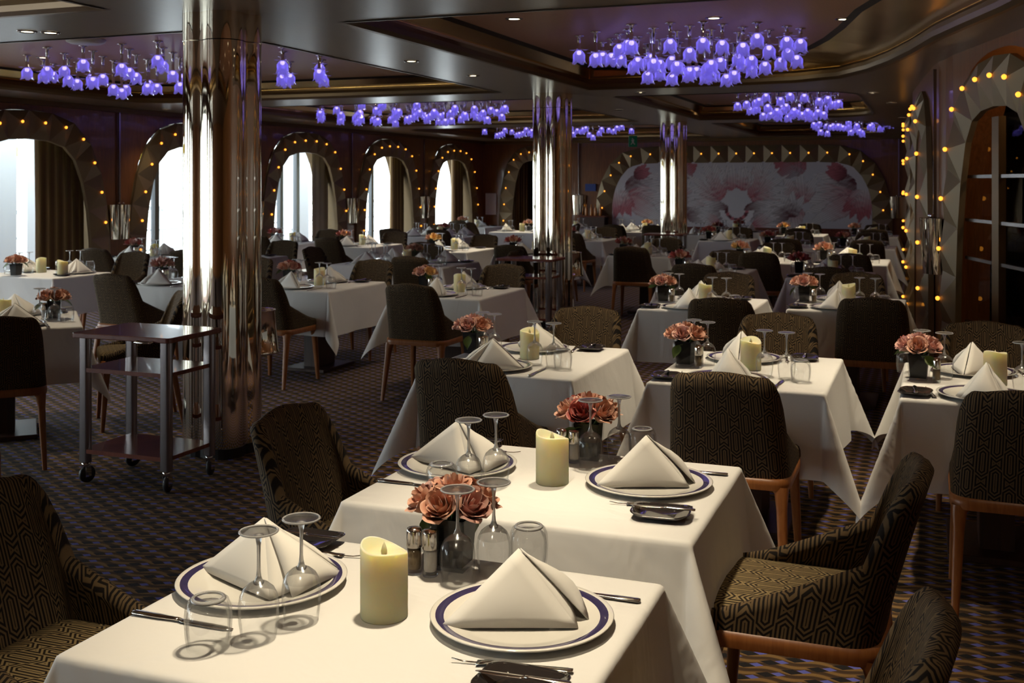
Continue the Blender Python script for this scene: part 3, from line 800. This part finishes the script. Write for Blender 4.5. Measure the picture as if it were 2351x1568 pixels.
def chair(x, y, rz, label):
    o = empty('dining_chair', (x, y, 0), rz, label, 'chair', 'patterned dining chairs')
    put('backrest', CH[0], o); put('seat', CH[1], o); put('seat_frame', CH[2], o)
    for l in CH[3]: put('leg', l, o)
    return o

# ------------------------------------------------------------------ table things
def cloth_mesh(w, d, over, step, seed, name):
    rr = random.Random(seed); ph = [rr.uniform(0, 6.28) for _ in range(10)]
    hw, hd = w/2, d/2; RR = .012; Z = .7195
    def axis(h):
        n = max(4, round(2*(h-.03)/.09)); a = [-(h-.03)+2*(h-.03)*k/n for k in range(n+1)]
        fine = [h-.03+.01*k for k in range(1, 7)]; m = round((over-.03)/step)
        fine += [h+.03+(over-.03)*k/m for k in range(1, m+1)]
        return [-q for q in fine[::-1]]+a+fine
    ax, ay = axis(hw), axis(hd)
    def drape(e):                                   # distance past the edge -> (outwards, drop)
        q = RR*PI/2
        if e <= 0: return e, 0
        if e < q: return RR*math.sin(e/RR), RR*(1-math.cos(e/RR))
        return RR+(e-q)*.10, RR+(e-q)*.995
    P = []
    for i, x in enumerate(ax):
        row = []
        for j, y in enumerate(ay):
            ex, ey = abs(x)-hw+RR, abs(y)-hd+RR; sx, sy = (1 if x > 0 else -1), (1 if y > 0 else -1)
            scal = 1
            if step < .016:
                if i in (0, len(ax)-1): ex += .005*abs(math.sin(PI*y/.035))
                if j in (0, len(ay)-1): ey += .005*abs(math.sin(PI*x/.035))
            if ex <= 0 and ey <= 0: row.append((x, y, Z)); continue
            if ey <= 0:
                o, dz = drape(ex); wv = .011*math.sin(y*9+ph[0]+ph[1]*sx)*(dz/over)+.006*math.sin(y*19+ph[2]*sx)*(dz/over)
                row.append((sx*(hw-RR+o+wv), y+.02*dz*math.sin(y*7+ph[3]), Z-dz)); continue
            if ex <= 0:
                o, dz = drape(ey); wv = .011*math.sin(x*8+ph[4]+ph[5]*sy)*(dz/over)+.006*math.sin(x*17+ph[6]*sy)*(dz/over)
                row.append((x+.02*dz*math.sin(x*7+ph[7]), sy*(hd-RR+o+wv), Z-dz)); continue
            r = math.hypot(ex, ey); a = math.atan2(ey, ex)
            o, dz = drape(r)
            fl = max(0, r-RR*1.5)*(.36*math.sin(2*a)**1.6)     # the corner swings outwards in one cone
            dz *= 1-.055*math.sin(2*a); o = o+fl
            a2 = PI/4+(a-PI/4)*.98
            row.append((sx*(hw-RR+o*math.cos(a2)), sy*(hd-RR+o*math.sin(a2)), Z-dz))
        P.append(row)
    b = MB(); b.grid(P, 'cloth'); me = b.mesh(name)
    return me
CLOTH_A = cloth_mesh(1.0, .78, .36, .0125, 1, 'cloth'); CLOTH_B = cloth_mesh(1.0, .78, .36, .03, 5, 'cloth'); CLOTH_4 = cloth_mesh(1.36, 1.0, .34, .03, 9, 'cloth')
CLOTH_S = cloth_mesh(.92, .92, .34, .03, 11, 'cloth')
def table_meshes(w, d):
    b = MB(); b.box(-w/2+.008, w/2-.008, -d/2+.008, d/2-.008, .68, .714, 'dark_wood'); t = b.mesh('top', bevel=.003)
    b = MB(); b.box(-.14, .14, -.07, .07, .03, .68, 'dark_wood'); p = b.mesh('pedestal')
    b = MB(); b.box(-.26, .26, -.2, .2, 0, .03, 'dark_wood'); q = b.mesh('foot', bevel=.006)
    return t, p, q
TM = {'2': table_meshes(1.0, .78), '4': table_meshes(1.36, 1.0), 's': table_meshes(.92, .92)}
TZ = .7197

def plate_mesh():
    b = MB(); n = 64
    b.lathe([(.001, .006), (.118, .006), (.135, .010), (.159, .0155)], 'china', n); b.lathe([(.176, .0185), (.185, .020), (.187, .0185), (.184, .0155), (.13, .004), (.11, 0), (.001, 0)], 'china', n)
    body = b.mesh('plate', weld=True)
    b = MB(); b.lathe([(.159, .0155), (.1655, .0172), (.174, .0184), (.176, .0185)], 'band', n); return body, b.mesh('rim')
PLATE = plate_mesh()
b = MB(); b.lathe([(.001, .006), (.118, .006), (.163, .0165)], 'china', 32).lathe([(.163, .0165), (.176, .0185)], 'band', 32).lathe([(.176, .0185), (.187, .0195), (.184, .0155), (.11, 0), (.001, 0)], 'china', 32); PLATE_F = b.mesh('plate')

def tri(A, B_, C, n, bul, mt, b):
    A, B_, C = Vector(A), Vector(B_), Vector(C); nn = (B_-A).cross(C-A).normalized(); v = []; idx = {}; f = []
    for i in range(n+1):
        for j in range(n+1-i):
            u, w = i/n, j/n; q = 1-u-w; p = A*q+B_*u+C*w
            p = p+nn*bul*27*u*w*q; p = p+nn*bul*.6*4*u*w
            idx[(i, j)] = len(v); v.append(tuple(p))
    for i in range(n):
        for j in range(n-i):
            f.append((idx[(i, j)], idx[(i+1, j)], idx[(i, j+1)]))
            if j < n-i-1: f.append((idx[(i+1, j)], idx[(i+1, j+1)], idx[(i, j+1)]))
    b.add(v, f, mt, True)
def napkin_mesh(seed):
    b = MB(); A = (.0, .010, .142); F = (.050, -.115, .006); L = (-.165, .060, .006); Rr = (.165, .060, .006)
    tri(A, L, F, 8, .010, 'napkin', b); tri(A, F, Rr, 8, .010, 'napkin', b)             # the two front faces
    tri((.003, .007, .143), (.095, -.098, .006), (.172, .050, .006), 8, .020, 'napkin', b)  # doubled right layer
    A2 = (.004, .017, .139); Bk = (.085, .095, .006)
    tri(A2, Bk, (-.157, .065, .006), 8, .008, 'napkin', b)                                # open back, smooth flap
    tri(A2, (.163, .065, .006), Bk, 8, -.022, 'napkin', b)                                # second flap, folded in
    tri((.010, .017, .133), (.160, .071, .010), (.095, .085, .008), 6, .016, 'napkin', b)
    me = b.mesh('napkin'); bm = bmesh.new(); bm.from_mesh(me)
    bmesh.ops.solidify(bm, geom=bm.faces[:], thickness=.0025); bm.to_mesh(me); bm.free()
    for p in me.polygons: p.use_smooth = True
    return me
NAPKIN = napkin_mesh(1)

# wine glass standing on its rim, foot uppermost
G_BOWL = [(.0335, 0), (.0365, .02), (.0395, .045), (.0400, .068), (.0372, .088), (.0300, .103), (.0190, .113), (.0085, .119), (.0050, .122)]
def glass_meshes(n):
    RIM = [(.0352, .2180), (.0375, .2182), (.0392, .2198), (.0392, .2212), (.0375, .2226), (.0352, .2222), (.0352, .2180)]
    b = MB(); b.lathe(G_BOWL, 'glass', n); b.lathe(G_BOWL[4:], 'glass_foot', n); bowl = b.mesh('bowl')
    STEM = [(.0010, .1085), (.0100, .1120), (.0110, .1165), (.0075, .1205), (.0050, .128), (.0036, .142), (.0034, .170), (.0040, .192), (.0065, .206), (.0100, .2135), (.001, .2155)]
    b = MB(); b.lathe(STEM, 'glass_solid', max(8, n//2)); stem = b.mesh('stem')
    b = MB(); b.lathe([(.0085, .2125), (.024, .2155), (.0365, .2190)], 'glass_foot', n); b.lathe([(.0365, .2215), (.02, .2205), (.001, .2200)], 'glass_foot', n); b.lathe(RIM, 'glass_solid', n); foot = b.mesh('foot')
    b = MB()
    b.lathe(G_BOWL, 'glass', n); b.lathe(G_BOWL[4:], 'glass_foot', n); b.lathe([(.001, .112), (.0095, .1165), (.0036, .140), (.0036, .175), (.0095, .213)], 'glass_solid', 6); b.lathe([(.0085, .2125), (.0375, .2190), (.0385, .2212), (.001, .2205)], 'glass_foot', n)
    return bowl, stem, foot, b.mesh('glass')
GN = glass_meshes(28); GF = glass_meshes(14)[3]
for _m in GN+(GF,):
    for _v in _m.vertices: _v.co.z *= .95
def tumbler_mesh(n):
    b = MB(); b.lathe([(.0395, 0), (.0435, .025), (.0455, .055), (.0440, .078), (.0385, .092), (.0300, .0975), (.0265, .0975)], 'glass', n)
    b.lathe([(.0365, .002), (.0405, .028), (.042, .056), (.039, .076), (.030, .085), (.001, .087)], 'glass', n)
    b.lathe([(.0265, .0975), (.022, .0950), (.001, .0938)], 'glass_foot', n); b.lathe([(.0330, .0925), (.0350, .0950), (.0310, .0985), (.0270, .0990), (.0255, .0965), (.0290, .0930), (.0330, .0925)], 'glass_solid', n); return b.mesh('tumbler')
TUMB, TUMB_F = tumbler_mesh(28), tumbler_mesh(12)

def candle_meshes(n):
    b = MB(); P = []; wave = lambda a: .142+.010*math.sin(a+.6)+.005*math.sin(2*a+1.3)
    for i in range(n):
        a = 2*PI*i/n; c, s = math.cos(a), math.sin(a); z = wave(a)
        P.append([(r*c, r*s, h) for r, h in ((.001, 0), (.047, 0), (.049, .003), (.049, z-.004), (.0475, z), (.0445, z-.002), (.036, z*.35+.080), (.018, .127), (.001, .125))])
    b.grid(P, 'wax', True, closed=True); body = b.mesh('candle')
    b = MB(); b.lathe([(.001, .124), (.006, .128), (.007, .135), (.004, .145), (.0005, .153)], 'wax', 10); return body, b.mesh('flame')
CANDLE, FLAME = candle_meshes(36); CANDLE_F = candle_meshes(14)[0]

def vase_meshes():
    def fr(z, h): return [(x*h, y*h, z) for x, y in ((-1, -1), (1, -1), (1, 1), (-1, 1))]
    b = MB(); v = fr(.010, .034)+fr(.118, .041)+fr(.118, .038)+fr(.03, .033)
    f = [(3, 2, 1, 0)]+[(i+4*k, (i+1) % 4+4*k, (i+1) % 4+4*k+4, i+4*k+4) for k in range(3) for i in range(4)]+[(12, 13, 14, 15)]
    b.add(v, f, 'vase_black'); ins = b.mesh('insert')
    b = MB(); v = fr(0, .038)+fr(.120, .0455)
    b.add(v, [(3, 2, 1, 0)]+[(i, (i+1) % 4, (i+1) % 4+4, i+4) for i in range(4)], 'glass'); v = fr(.008, .037)
    b.add(fr(0, .038)+fr(.009, .0385), [(7, 6, 5, 4)], 'glass'); return ins, b.mesh('shell')
VASE = vase_meshes()
def rose_meshes(far):
    out = []
    for mt in ('rose_coral', 'rose_pink', 'rose_red', 'rose_yellow'):
        b = MB(); rr = random.Random(4); n = 8 if far else 17
        for k in range(n):
            f = k/(n-1); a0 = k*2.39996; r1 = .006+.031*f**.85; h = .060-.008*f; wd = 1.15-.25*f
            P = []; UV = []; N1 = 3 if far else 8; N2 = 4 if far else 10
            for i in range(N1):
                t = i/(N1-1); row = []; uv = []
                for j in range(N2):
                    sp = -1+2*j/(N2-1)
                    r = r1*(.30+.70*math.sin(min(1, t*1.2)*PI/2)) + .010*f*max(0, t-.65)/.35 + .002*math.cos(sp*2)
                    z = h*t*(1-.16*abs(sp)**3*t)-.012*f*max(0, t-.75)/.25
                    a = a0+wd*sp*(.55+.45*math.sin(PI*min(1, t*.9+.1)))
                    row.append((r*math.cos(a), r*math.sin(a), z+rr.uniform(-.0008, .0008))); uv.append((0, t))
                P.append(row); UV.append(uv)
            b.grid(P, mt, True, UV)
        b.lathe([(.001, -.05), (.0035, -.05), (.0035, -.004), (.018, .006), (.001, .008)], 'leaf', 6)
        out.append(b.mesh('rose'))
    return out
ROSE, ROSE_F = rose_meshes(False), rose_meshes(True)
b = MB(); P = []
for i in range(7):
    t = i/6; w = .021*math.sin(PI*t**.8); P.append([(.035+.062*t, -w, .012-.022*t*t), (.035+.062*t, 0, .008-.024*t*t), (.035+.062*t, w, .012-.022*t*t)])
b.grid(P, 'leaf'); b.tube([(.0, 0, -.03), (.02, 0, -.002), (.036, 0, .009)], .0016, 'leaf', 5); LEAF = b.mesh('leaf')
def shaker_meshes(fillm, lvl):
    b = MB(); b.lathe([(.001, .0), (.0165, .0), (.0175, .003), (.0175, .064), (.001, .064)], 'glass', 20); g = b.mesh('body')
    b = MB(); b.lathe([(.001, .012), (.0135, .012), (.0150, .018), (.0150, lvl), (.001, lvl)], fillm, 14); c = b.mesh('fill')
    b = MB(); b.lathe([(.0178, .062), (.0182, .064), (.0182, .098), (.0165, .104), (.001, .1065)], 'silver', 20); return g, c, b.mesh('cap')
SALT, PEPPER = shaker_meshes('salt', .061), shaker_meshes('pepper', .060)
def dish_mesh():
    b = MB(); prof = ((.001, .006), (.45, .006), (.66, .008), (.90, .014), (1.0, .017), (1.02, .0155), (.70, .003), (.5, 0), (.001, 0)); lp = rrect(.078, .066, .035, 6)
    b.grid([[(x*s, y*s, z+.006*abs(x*s/.08)**3*(s > .6)) for s, z in prof] for x, y in lp], 'black_dish', True, closed=True); return b.mesh('dish')
DISH = dish_mesh()
def flat(path, th, mt, b):                          # path: (x, half width, z)
    P = []
    for x, w, z in path:
        P.append([(x, w*math.cos(a), z+th*math.sin(a)) for a in [2*PI*k/10 for k in range(10)]])
    v = [q for r in P for q in r]; f = []
    for i in range(len(P)-1):
        for k in range(10): f.append((i*10+k, i*10+(k+1) % 10, i*10+10+(k+1) % 10, i*10+10+k))
    b.add(v, f+[tuple(range(10))[::-1], tuple(range(len(v)-10, len(v)))], mt, True)
def cutlery():
    b = MB(); flat([(-.125, .007, .005), (-.12, .0105, .005), (-.06, .0095, .005), (-.02, .006, .005), (-.01, .0065, .005)], .0035, 'silver', b); hk = b.mesh('handle')
    b = MB(); flat([(-.01, .006, .005), (.0, .009, .004), (.06, .0105, .003), (.10, .009, .003), (.118, .003, .003)], .0012, 'silver', b); bk = b.mesh('blade')
    b = MB(); flat([(-.12, .006, .006), (-.11, .010, .005), (-.05, .006, .006), (.02, .0035, .009), (.045, .009, .006), (.06, .012, .004)], .0018, 'silver', b); hf = b.mesh('handle')
    b = MB()
    for y in (-.0095, -.0032, .0032, .0095): flat([(.058, .0022, .004), (.085, .002, .004), (.108, .0014, .008)], .0012, 'silver', b)
    return hk, bk, hf, b.mesh('tines')
CUT = cutlery()

# ------------------------------------------------------------------ tables and everything on them
GRP = dict(g='upturned wine glasses', t='upturned tumblers', n='folded napkins', p='charger plates', c='pillar candles', v='black flower vases', s='salt and pepper shakers', d='black bread dishes', k='cutlery')
def table(cx, cy_, ori, phrase, near=False, mid=False, kind='2', rot=0, chairs='-+', seats=None, roses=0, spot=0, candles=None, off=0.06, hues=None, chair_d=None, vase=None, cdx=.045, nrot=-PI/2):
    A = (PI/2 if ori == 'v' else 0)+rot; ca, sa = math.cos(A), math.sin(A)
    def wp(x, y, z=TZ): return (cx+ca*x-sa*y, cy_+sa*x+ca*y, z)
    rr = random.Random(int(cx*911+cy_*577)); w = {'2': 1.0, '4': 1.36, 's': .92}[kind]
    o = empty('dining_table', (cx, cy_, 0), A, 'table draped in white, '+phrase, 'table', 'dining tables')
    for nm, me in zip(('table_top', 'pedestal', 'foot'), TM[kind]): put(nm, me, o)
    cl = {'2': CLOTH_A if near else CLOTH_B, '4': CLOTH_4, 's': CLOTH_S}[kind]
    put('tablecloth', cl, None, (cx, cy_, 0), A+(PI if rr.random() < .5 else 0), 'white draped tablecloth on '+phrase, 'tablecloth', 'white tablecloths')
    fine = near or mid
    names = ('window-side', 'inner-side') if ori == 'u' else ('near', 'far')
    if ori == 'd': names = ('first', 'second')
    pairs = [(-.335, off), (.275, off+.015)]
    ys = [0] if kind != '4' else [-.24, .24]
    if kind == '4': pairs = [(-.50, .0), (.50, .0)] if False else pairs
    for si, sx in enumerate((-1, 1)):
        for yi, yo in enumerate(ys):
            sd = names[si]+(' left' if kind == '4' and yi else ' right' if kind == '4' else '')+' place, '+phrase
            px, py = pairs[si]
            if kind == '4':                                   # four seats: along the long side instead
                px, py = (-.33 if yi else .33), sx*.30
                base = (PI/2 if sx > 0 else -PI/2)
            else: base = 0 if sx > 0 else PI
            def lp(x, y):                                     # seat frame: x away from the table centre, y to the sitter's right
                if kind == '4': c, s = math.cos(base), math.sin(base); return wp(px+c*x-s*y, py+s*x+c*y)
                return wp(px+sx*x, (py if abs(py) < 9 else 0)+sx*y)
            f = base+A
            x, y, z = lp(0, 0)
            if fine:
                pl = put('charger_plate', PLATE[0], None, (x, y, z), 0, 'blue-rimmed white plate, '+sd, 'plate', GRP['p']); put('rim_band', PLATE[1], pl)['label'] = 'blue and bronze rim band'
            else: put('charger_plate', PLATE_F, None, (x, y, z), 0, 'blue-rimmed white plate, '+sd, 'plate', GRP['p'])
            nr = f+nrot+rr.uniform(-.35, .35) if not near else f+near[si]
            put('napkin', NAPKIN, None, (x, y, z+.0045), nr, 'pyramid-folded white napkin, '+sd, 'napkin', GRP['n'])
            # glasses towards the centre on the sitter's right
            if kind == '4': gp = [(-.10, .20), (-.16, .13), (-.04, .24)]
            elif si == 0: gp = [(-.150, .252), (-.185, .150), (-.092, .318)]
            else: gp = [(-.215, .140), (-.160, .225), (-.095, .300)]
            for (gx, gy), wh in zip(gp[:2], ('outer ', 'inner ') if si == 0 else ('inner ', 'outer ')):
                q = lp(gx+rr.uniform(-.008, .008), gy+rr.uniform(-.008, .008)); lb = wh+'upturned wine glass, '+sd
                if fine:
                    g = empty('wine_glass', q, 0, lb, 'wine glass', GRP['g'])
                    for nm, me in zip(('bowl', 'stem', 'foot'), GN): put(nm, me, g)
                else: put('wine_glass', GF, None, q, 0, lb, 'wine glass', GRP['g'])
            q = lp(*gp[2]); put('tumbler', TUMB if fine else TUMB_F, None, q, 0, 'upturned water tumbler, '+sd, 'tumbler', GRP['t'])
            kx, ky = (.03, .235) if si == 0 else (.075, .18)
            if kind == '4': kx, ky = .02, .225
            if not near: kx += .0
            q = lp(kx, ky); k = empty('table_knife', (q[0], q[1], q[2]), f+PI+rr.uniform(-.06, .06), 'silver table knife, '+sd, 'knife', GRP['k']); put('handle', CUT[0], k); put('blade', CUT[1], k)
            fx, fy = (-.02, -.21) if si == 0 else (.05, -.205)
            if kind == '4': fx, fy = .02, -.21
            if fine or rr.random() < .5:
                q = lp(fx, fy); k = empty('table_fork', q, f+PI+.16, 'silver table fork, '+sd, 'fork', GRP['k']); put('handle', CUT[2], k); put('tines', CUT[3], k)
            dx, dy = (.045, -.268) if si == 0 else (.105, -.285)
            if kind != '4' or yi == 0:
                if kind == '4': dx, dy = .03, -.27
                q = lp(dx, dy); put('bread_dish', DISH, None, q, f+rr.uniform(-.1, .1), 'shiny black bread dish, '+sd, 'dish', GRP['d'])
                if fine:
                    q2 = (q[0], q[1], q[2]+.0225); k = empty('butter_knife', q2, f+PI+.05, 'silver butter knife resting on dish, '+sd, 'knife', GRP['k']); k.scale = (.72, .8, .8); put('handle', CUT[0], k); put('blade', CUT[1], k)
    for ci, (x, y) in enumerate(candles or [(0, 0) if kind != '4' else (.0, .03)]):
        q = wp(x, y); e = '' if not candles else ('left of the pair, ', 'right of the pair, ')[ci]
        cn = put('pillar_candle', CANDLE if fine else CANDLE_F, None, q, rr.uniform(0, 6) if not near else 2.6, 'ivory pillar candle, '+e+phrase, 'candle', GRP['c'])
        if fine: put('flame_tip', FLAME, cn)
    vx, vy = (.015, .318) if kind == '2' else (.0, .22)
    if kind == 's': vx, vy = .015, .30
    if vase: vx, vy = vase
    q = wp(vx, vy); ra = A+rr.uniform(-.15, .15)
    v = put('flower_vase', VASE[0], None, q, ra, 'square black vase of roses, '+phrase, 'vase', GRP['v'])
    if fine: put('glass_shell', VASE[1], v)
    hue = hues or [roses]*6; n = 7 if fine else 5
    for k in range(n):
        a = 2*PI*k/(n-1)+.5; r = .046 if k else 0
        p = (q[0]+r*math.cos(a), q[1]+r*math.sin(a), q[2]+(.134 if k else .150))
        me = (ROSE if fine else ROSE_F)[hue[k % len(hue)]]
        tl = .75 if k else 0
        cn = {0: 'coral', 1: 'pink', 2: 'dark red', 3: 'yellow'}[hue[k % len(hue)]]
        ro = put('rose', me, None, p, label=cn+' rose in the vase, '+phrase, cat='rose', group='roses on '+phrase, rot=(Matrix.Rotation(a, 3, 'Z')@Matrix.Rotation(tl, 3, 'Y')@Matrix.Rotation(rr.uniform(0, 6), 3, 'Z')).to_euler())
        ro.scale = (1.12,)*3 if fine else (1.3,)*3
        if fine and k in (1, 2, 4):
            lf = put('leaf', LEAF, ro, (0, 0, -.012), rr.uniform(0, 6))
    for (x, y), nm, me in (((-.050, .243), 'pepper_shaker', PEPPER), ((-.010, .243), 'salt_shaker', SALT)):
        if kind == '4': x, y = x-.09, y-.02
        lb = ('glass pepper shaker with silver cap, ' if nm[0] == 'p' else 'glass salt shaker with silver cap, ')+phrase
        s = empty(nm, wp(x, y), 0, lb, 'shaker', GRP['s'])
        for pn, m in zip(('glass_body', 'contents', 'cap'), me): put(pn, m, s)
    # chairs
    if seats is None:
        dd = (w/2+(.22 if fine else .26)) if kind != '4' else (.5+.22); seats = []
        if kind == '4':
            for sx in (-1, 1):
                for yo in (-.34, .34): seats.append((yo, sx*dd, 0 if sx < 0 else PI, ('near' if sx < 0 else 'far')+(' left' if yo < 0 else ' right')))
        else:
            for sx, nm in ((-1, names[0]), (1, names[1])):
                if ('-' if sx < 0 else '+') in chairs: seats.append((sx*(dd if not chair_d else chair_d[0 if sx < 0 else 1]), 0, -PI/2 if sx < 0 else PI/2, nm))
    for x, y, a, nm in seats:
        q = wp(x, y, 0); q = (q[0]+(cdx if ori == 'v' and nm == 'near' else 0), q[1], 0); jit = 0 if fine else rr.uniform(-.05, .05)
        chair(q[0], q[1], A+a+jit, 'brown patterned chair on the %s side, %s' % (nm, phrase))

# front and middle rows
table(-1.05, 2.0, 'u', 'the table nearest the camera', near=(.30-PI, 1.05), chair_d=(.84, .76), hues=[0, 0, 1, 0, 0, 1])
table(-1.05, 3.07, 'u', 'the second table from the camera', near=(.30-PI, 1.05), chair_d=(.63, .72), hues=[0, 0, 2, 0, 2, 0])
table(-1.90, 5.2, 'v', 'the left table of the third row', mid=True, hues=[1, 1, 0, 1, 1, 0])
table(-.80, 5.27, 'v', 'the middle table of the third row', mid=True, nrot=.15, hues=[0, 1, 1, 0, 1, 0])
table(.27, 5.27, 'v', 'the right-edge table of the third row', mid=True, nrot=.15, hues=[1, 1, 2, 1, 0, 1])
table(-1.55, 8.02, 'v', 'the left table of the fourth row', mid=True, nrot=.15, cdx=.29, hues=[0, 1, 3, 0, 1, 0])
table(-.56, 8.38, 'v', 'the right table of the fourth row', mid=True, nrot=.15, cdx=.21, hues=[0, 0, 1, 0, 1, 0])
table(-3.60, 8.18, 'v', 'the lavender table left of the second column', mid=True, nrot=.15, hues=[0, 1, 0, 0, 1, 3])
table(-4.98, 8.28, 'v', 'the table right of the nearest column', mid=True, hues=[2, 2, 0, 1, 0, 1])
# left side
table(-6.25, 8.15, 'v', 'the table half behind the nearest column', hues=[1, 2, 1, 1])
table(-5.57, 5.37, 'd', 'the turned table at the left edge', mid=True, kind='s', rot=-PI/4, chairs='', seats=[(.80, 0, PI/2, 'near'), (0, .82, PI, 'cart')])
table(-8.15, 8.35, 'u', 'the two-candle table at far left', mid=True, candles=[(-.12, .10), (.38, -.14)], off=.13, vase=(-.02, -.318), seats=[(.2, .80, PI, 'far'), (-.8, .1, -PI/2, 'window')])
table(-8.85, 10.85, 'v', 'the table under the second arch', hues=[2, 1, 2, 1])
table(-7.72, 10.95, 'v', 'the table right behind the nearest column')
table(-5.45, 10.90, 'u', 'the four-place table in the middle distance', kind='4', mid=True, hues=[0, 0, 3, 0], seats=[(.55, -.74, 0, 'near right'), (-.2, .72, PI, 'far left'), (.86, .46, PI/2, 'right'), (-.92, .0, -PI/2, 'left')])
table(-7.62, 13.85, 'v', 'the warm-lit table before the fourth arch', hues=[1, 0, 2, 0])
table(-8.95, 14.1, 'v', 'the table beside the third arch', hues=[2, 1, 2, 1])
table(-5.95, 13.35, 'v', 'the warm-lit table with yellow roses', hues=[3, 3, 0, 3])
table(-7.75, 16.75, 'u', 'the long lavender table by the fifth arch', kind='4', hues=[1, 2, 1, 2], seats=[(.45, -.74, 0, 'near right'), (-.45, .72, PI, 'far left'), (-.4, -.74, 0, 'near left')])
table(-7.0, 18.75, 'u', 'the warm-lit table left of the second column', hues=[0, 2, 0, 0])
table(-8.6, 20.4, 'v', 'the small table in the far left corner', chairs='-')
table(-4.72, 13.15, 'v', 'the table just right of the second column', hues=[2, 0, 2, 0])
table(-5.05, 16.5, 'v', 'the table beyond the second column', hues=[2, 0, 2, 2])
table(-6.45, 20.3, 'v', 'the far table right of the end arch', chairs='-')
# between second and third column
table(-3.30, 13.35, 'v', 'the table behind a lone chair, middle right', hues=[2, 0, 2, 0])
table(-4.95, 19.75, 'u', 'the warm-lit table under the mural left end', kind='4', hues=[3, 0, 3, 0], seats=[(-.30, -.78, 0, 'near left'), (.42, -.78, 0, 'near right')])
table(-3.48, 18.75, 'u', 'the bluish table right of the third column', chairs='', hues=[2, 2, 0, 2])
table(-3.35, 20.2, 'u', 'the farther bluish table under the mural', chairs='', hues=[2, 0, 2, 2])
# right side
table(-2.06, 10.95, 'v', 'the lavender table with a half-hidden candle', hues=[2, 2, 2, 0])
table(-.88, 10.97, 'v', 'the lavender table with dark red roses', hues=[2, 2, 2, 2], chairs='-')
table(-1.76, 12.85, 'v', 'the warm-lit table behind the dark chair', hues=[0, 2, 3, 0])
table(-.82, 12.95, 'v', 'the table beside the inner wall strip', chairs='-', hues=[0, 2, 0, 0])
table(-1.85, 15.85, 'v', 'the small purple-lit table before the mural', hues=[1, 2, 0, 2])
table(-.82, 15.9, 'v', 'the far right table behind two chairs', hues=[2, 2, 2, 0])
table(-2.05, 19.3, 'v', 'the warm-lit table under the mural right end', hues=[0, 2, 0, 3])
table(-2.95, 17.2, 'v', 'the table before the mural centre', hues=[2, 0, 2, 2], chairs='+')
table(-.88, 19.35, 'v', 'the far-right table by the end wall', hues=[0, 2, 0, 0])
c = chair(-3.98, 3.42, math.radians(-62), 'brown patterned chair cut off by the left picture edge')

# ------------------------------------------------------------------ downlights
SP = (('over the table nearest the camera', -1.0, 2.2, 185, 58), ('over the second table', -1.0, 3.6, 170, 58),
      ('over the third row, left', -1.9, 5.45, 70, 70), ('over the third row, middle', -.75, 5.4, 100, 70), ('over the third row, right', .3, 5.3, 90, 70),
      ('over the fourth row, left', -1.5, 8.1, 110, 60), ('over the fourth row, right', -.6, 8.5, 55, 60), ('over the far left table', -8.1, 8.3, 120, 60),
      ('before the fourth arch', -7.6, 13.9, 130, 55), ('over the yellow roses', -5.95, 13.4, 150, 55), ('left of the second column', -7.0, 18.8, 150, 55),
      ('over the warm table middle right', -1.4, 12.9, 140, 55), ('by the inner wall', -.6, 12.8, 90, 55), ('before the mural, right', -2.0, 19.3, 130, 55),
      ('before the mural, left', -4.9, 19.8, 130, 55), ('over the turned table', -5.5, 5.7, 35, 70))
for l, u, v, p, sz in SP:
    downlight(u, v, zc(u, v)-.0005, 'small recessed downlight '+l, p, sz, .8)
DLS = [((-.75, .75), 'outside the frame, just before the nearest table'), ((.6, 3.2), 'outside the frame over the aisle'), ((.9, .6), 'outside the frame at the right'), ((-2.6, .6), 'outside the frame at the left'), ((-.6, -1.2), 'outside the frame behind the camera'), ((-3.4, 3.2), 'outside the frame over the left aisle'),  # these out-of-frame lights are added as warm fill for the front tables
       ((-5.6, 5.6), 'above the serving cart'), ((-4.0, 8.1), 'in the beam between the first two columns'), ((-4.0, 9.4), 'in the beam nearer the second column'), ((-2.9, 7.6), 'left of the nearest right-hand cluster'), ((-2.9, 10.4), 'behind the nearest right-hand cluster'),
       ((-5.0, 9.0), 'right of the cluster round the nearest column'), ((-3.0, 11.8), 'in the cross beam by the second column'), ((-.45, 14.5), 'in the soffit by the second right recess'), ((-.4, 17.9), 'in the soffit at the far right'), ((.3, 7.3), 'in the curved soffit at the upper right'),
       ((-1.5, 5.6), 'in the cross beam at the top'), ((-4.0, 14.5), 'in the beam beyond the second column'), ((-9.75, 12.2), 'in the soffit beside the window wall'), ((-8.6, 6.6), 'in the recess at the left edge'), ((-5.2, 12.9), 'before the third cluster'), ((-5.0, 16.8), 'behind the third cluster'), ((-3.2, 16.9), 'in the second right recess'), ((-5.2, 22.4), 'near the exit sign')]
for (u, v), l in DLS:
    downlight(u, v, zc(u, v)-.0005, 'small recessed downlight '+l, 60 if 'just' in l else 18 if 'outside' in l else 22, 95, 1.0)
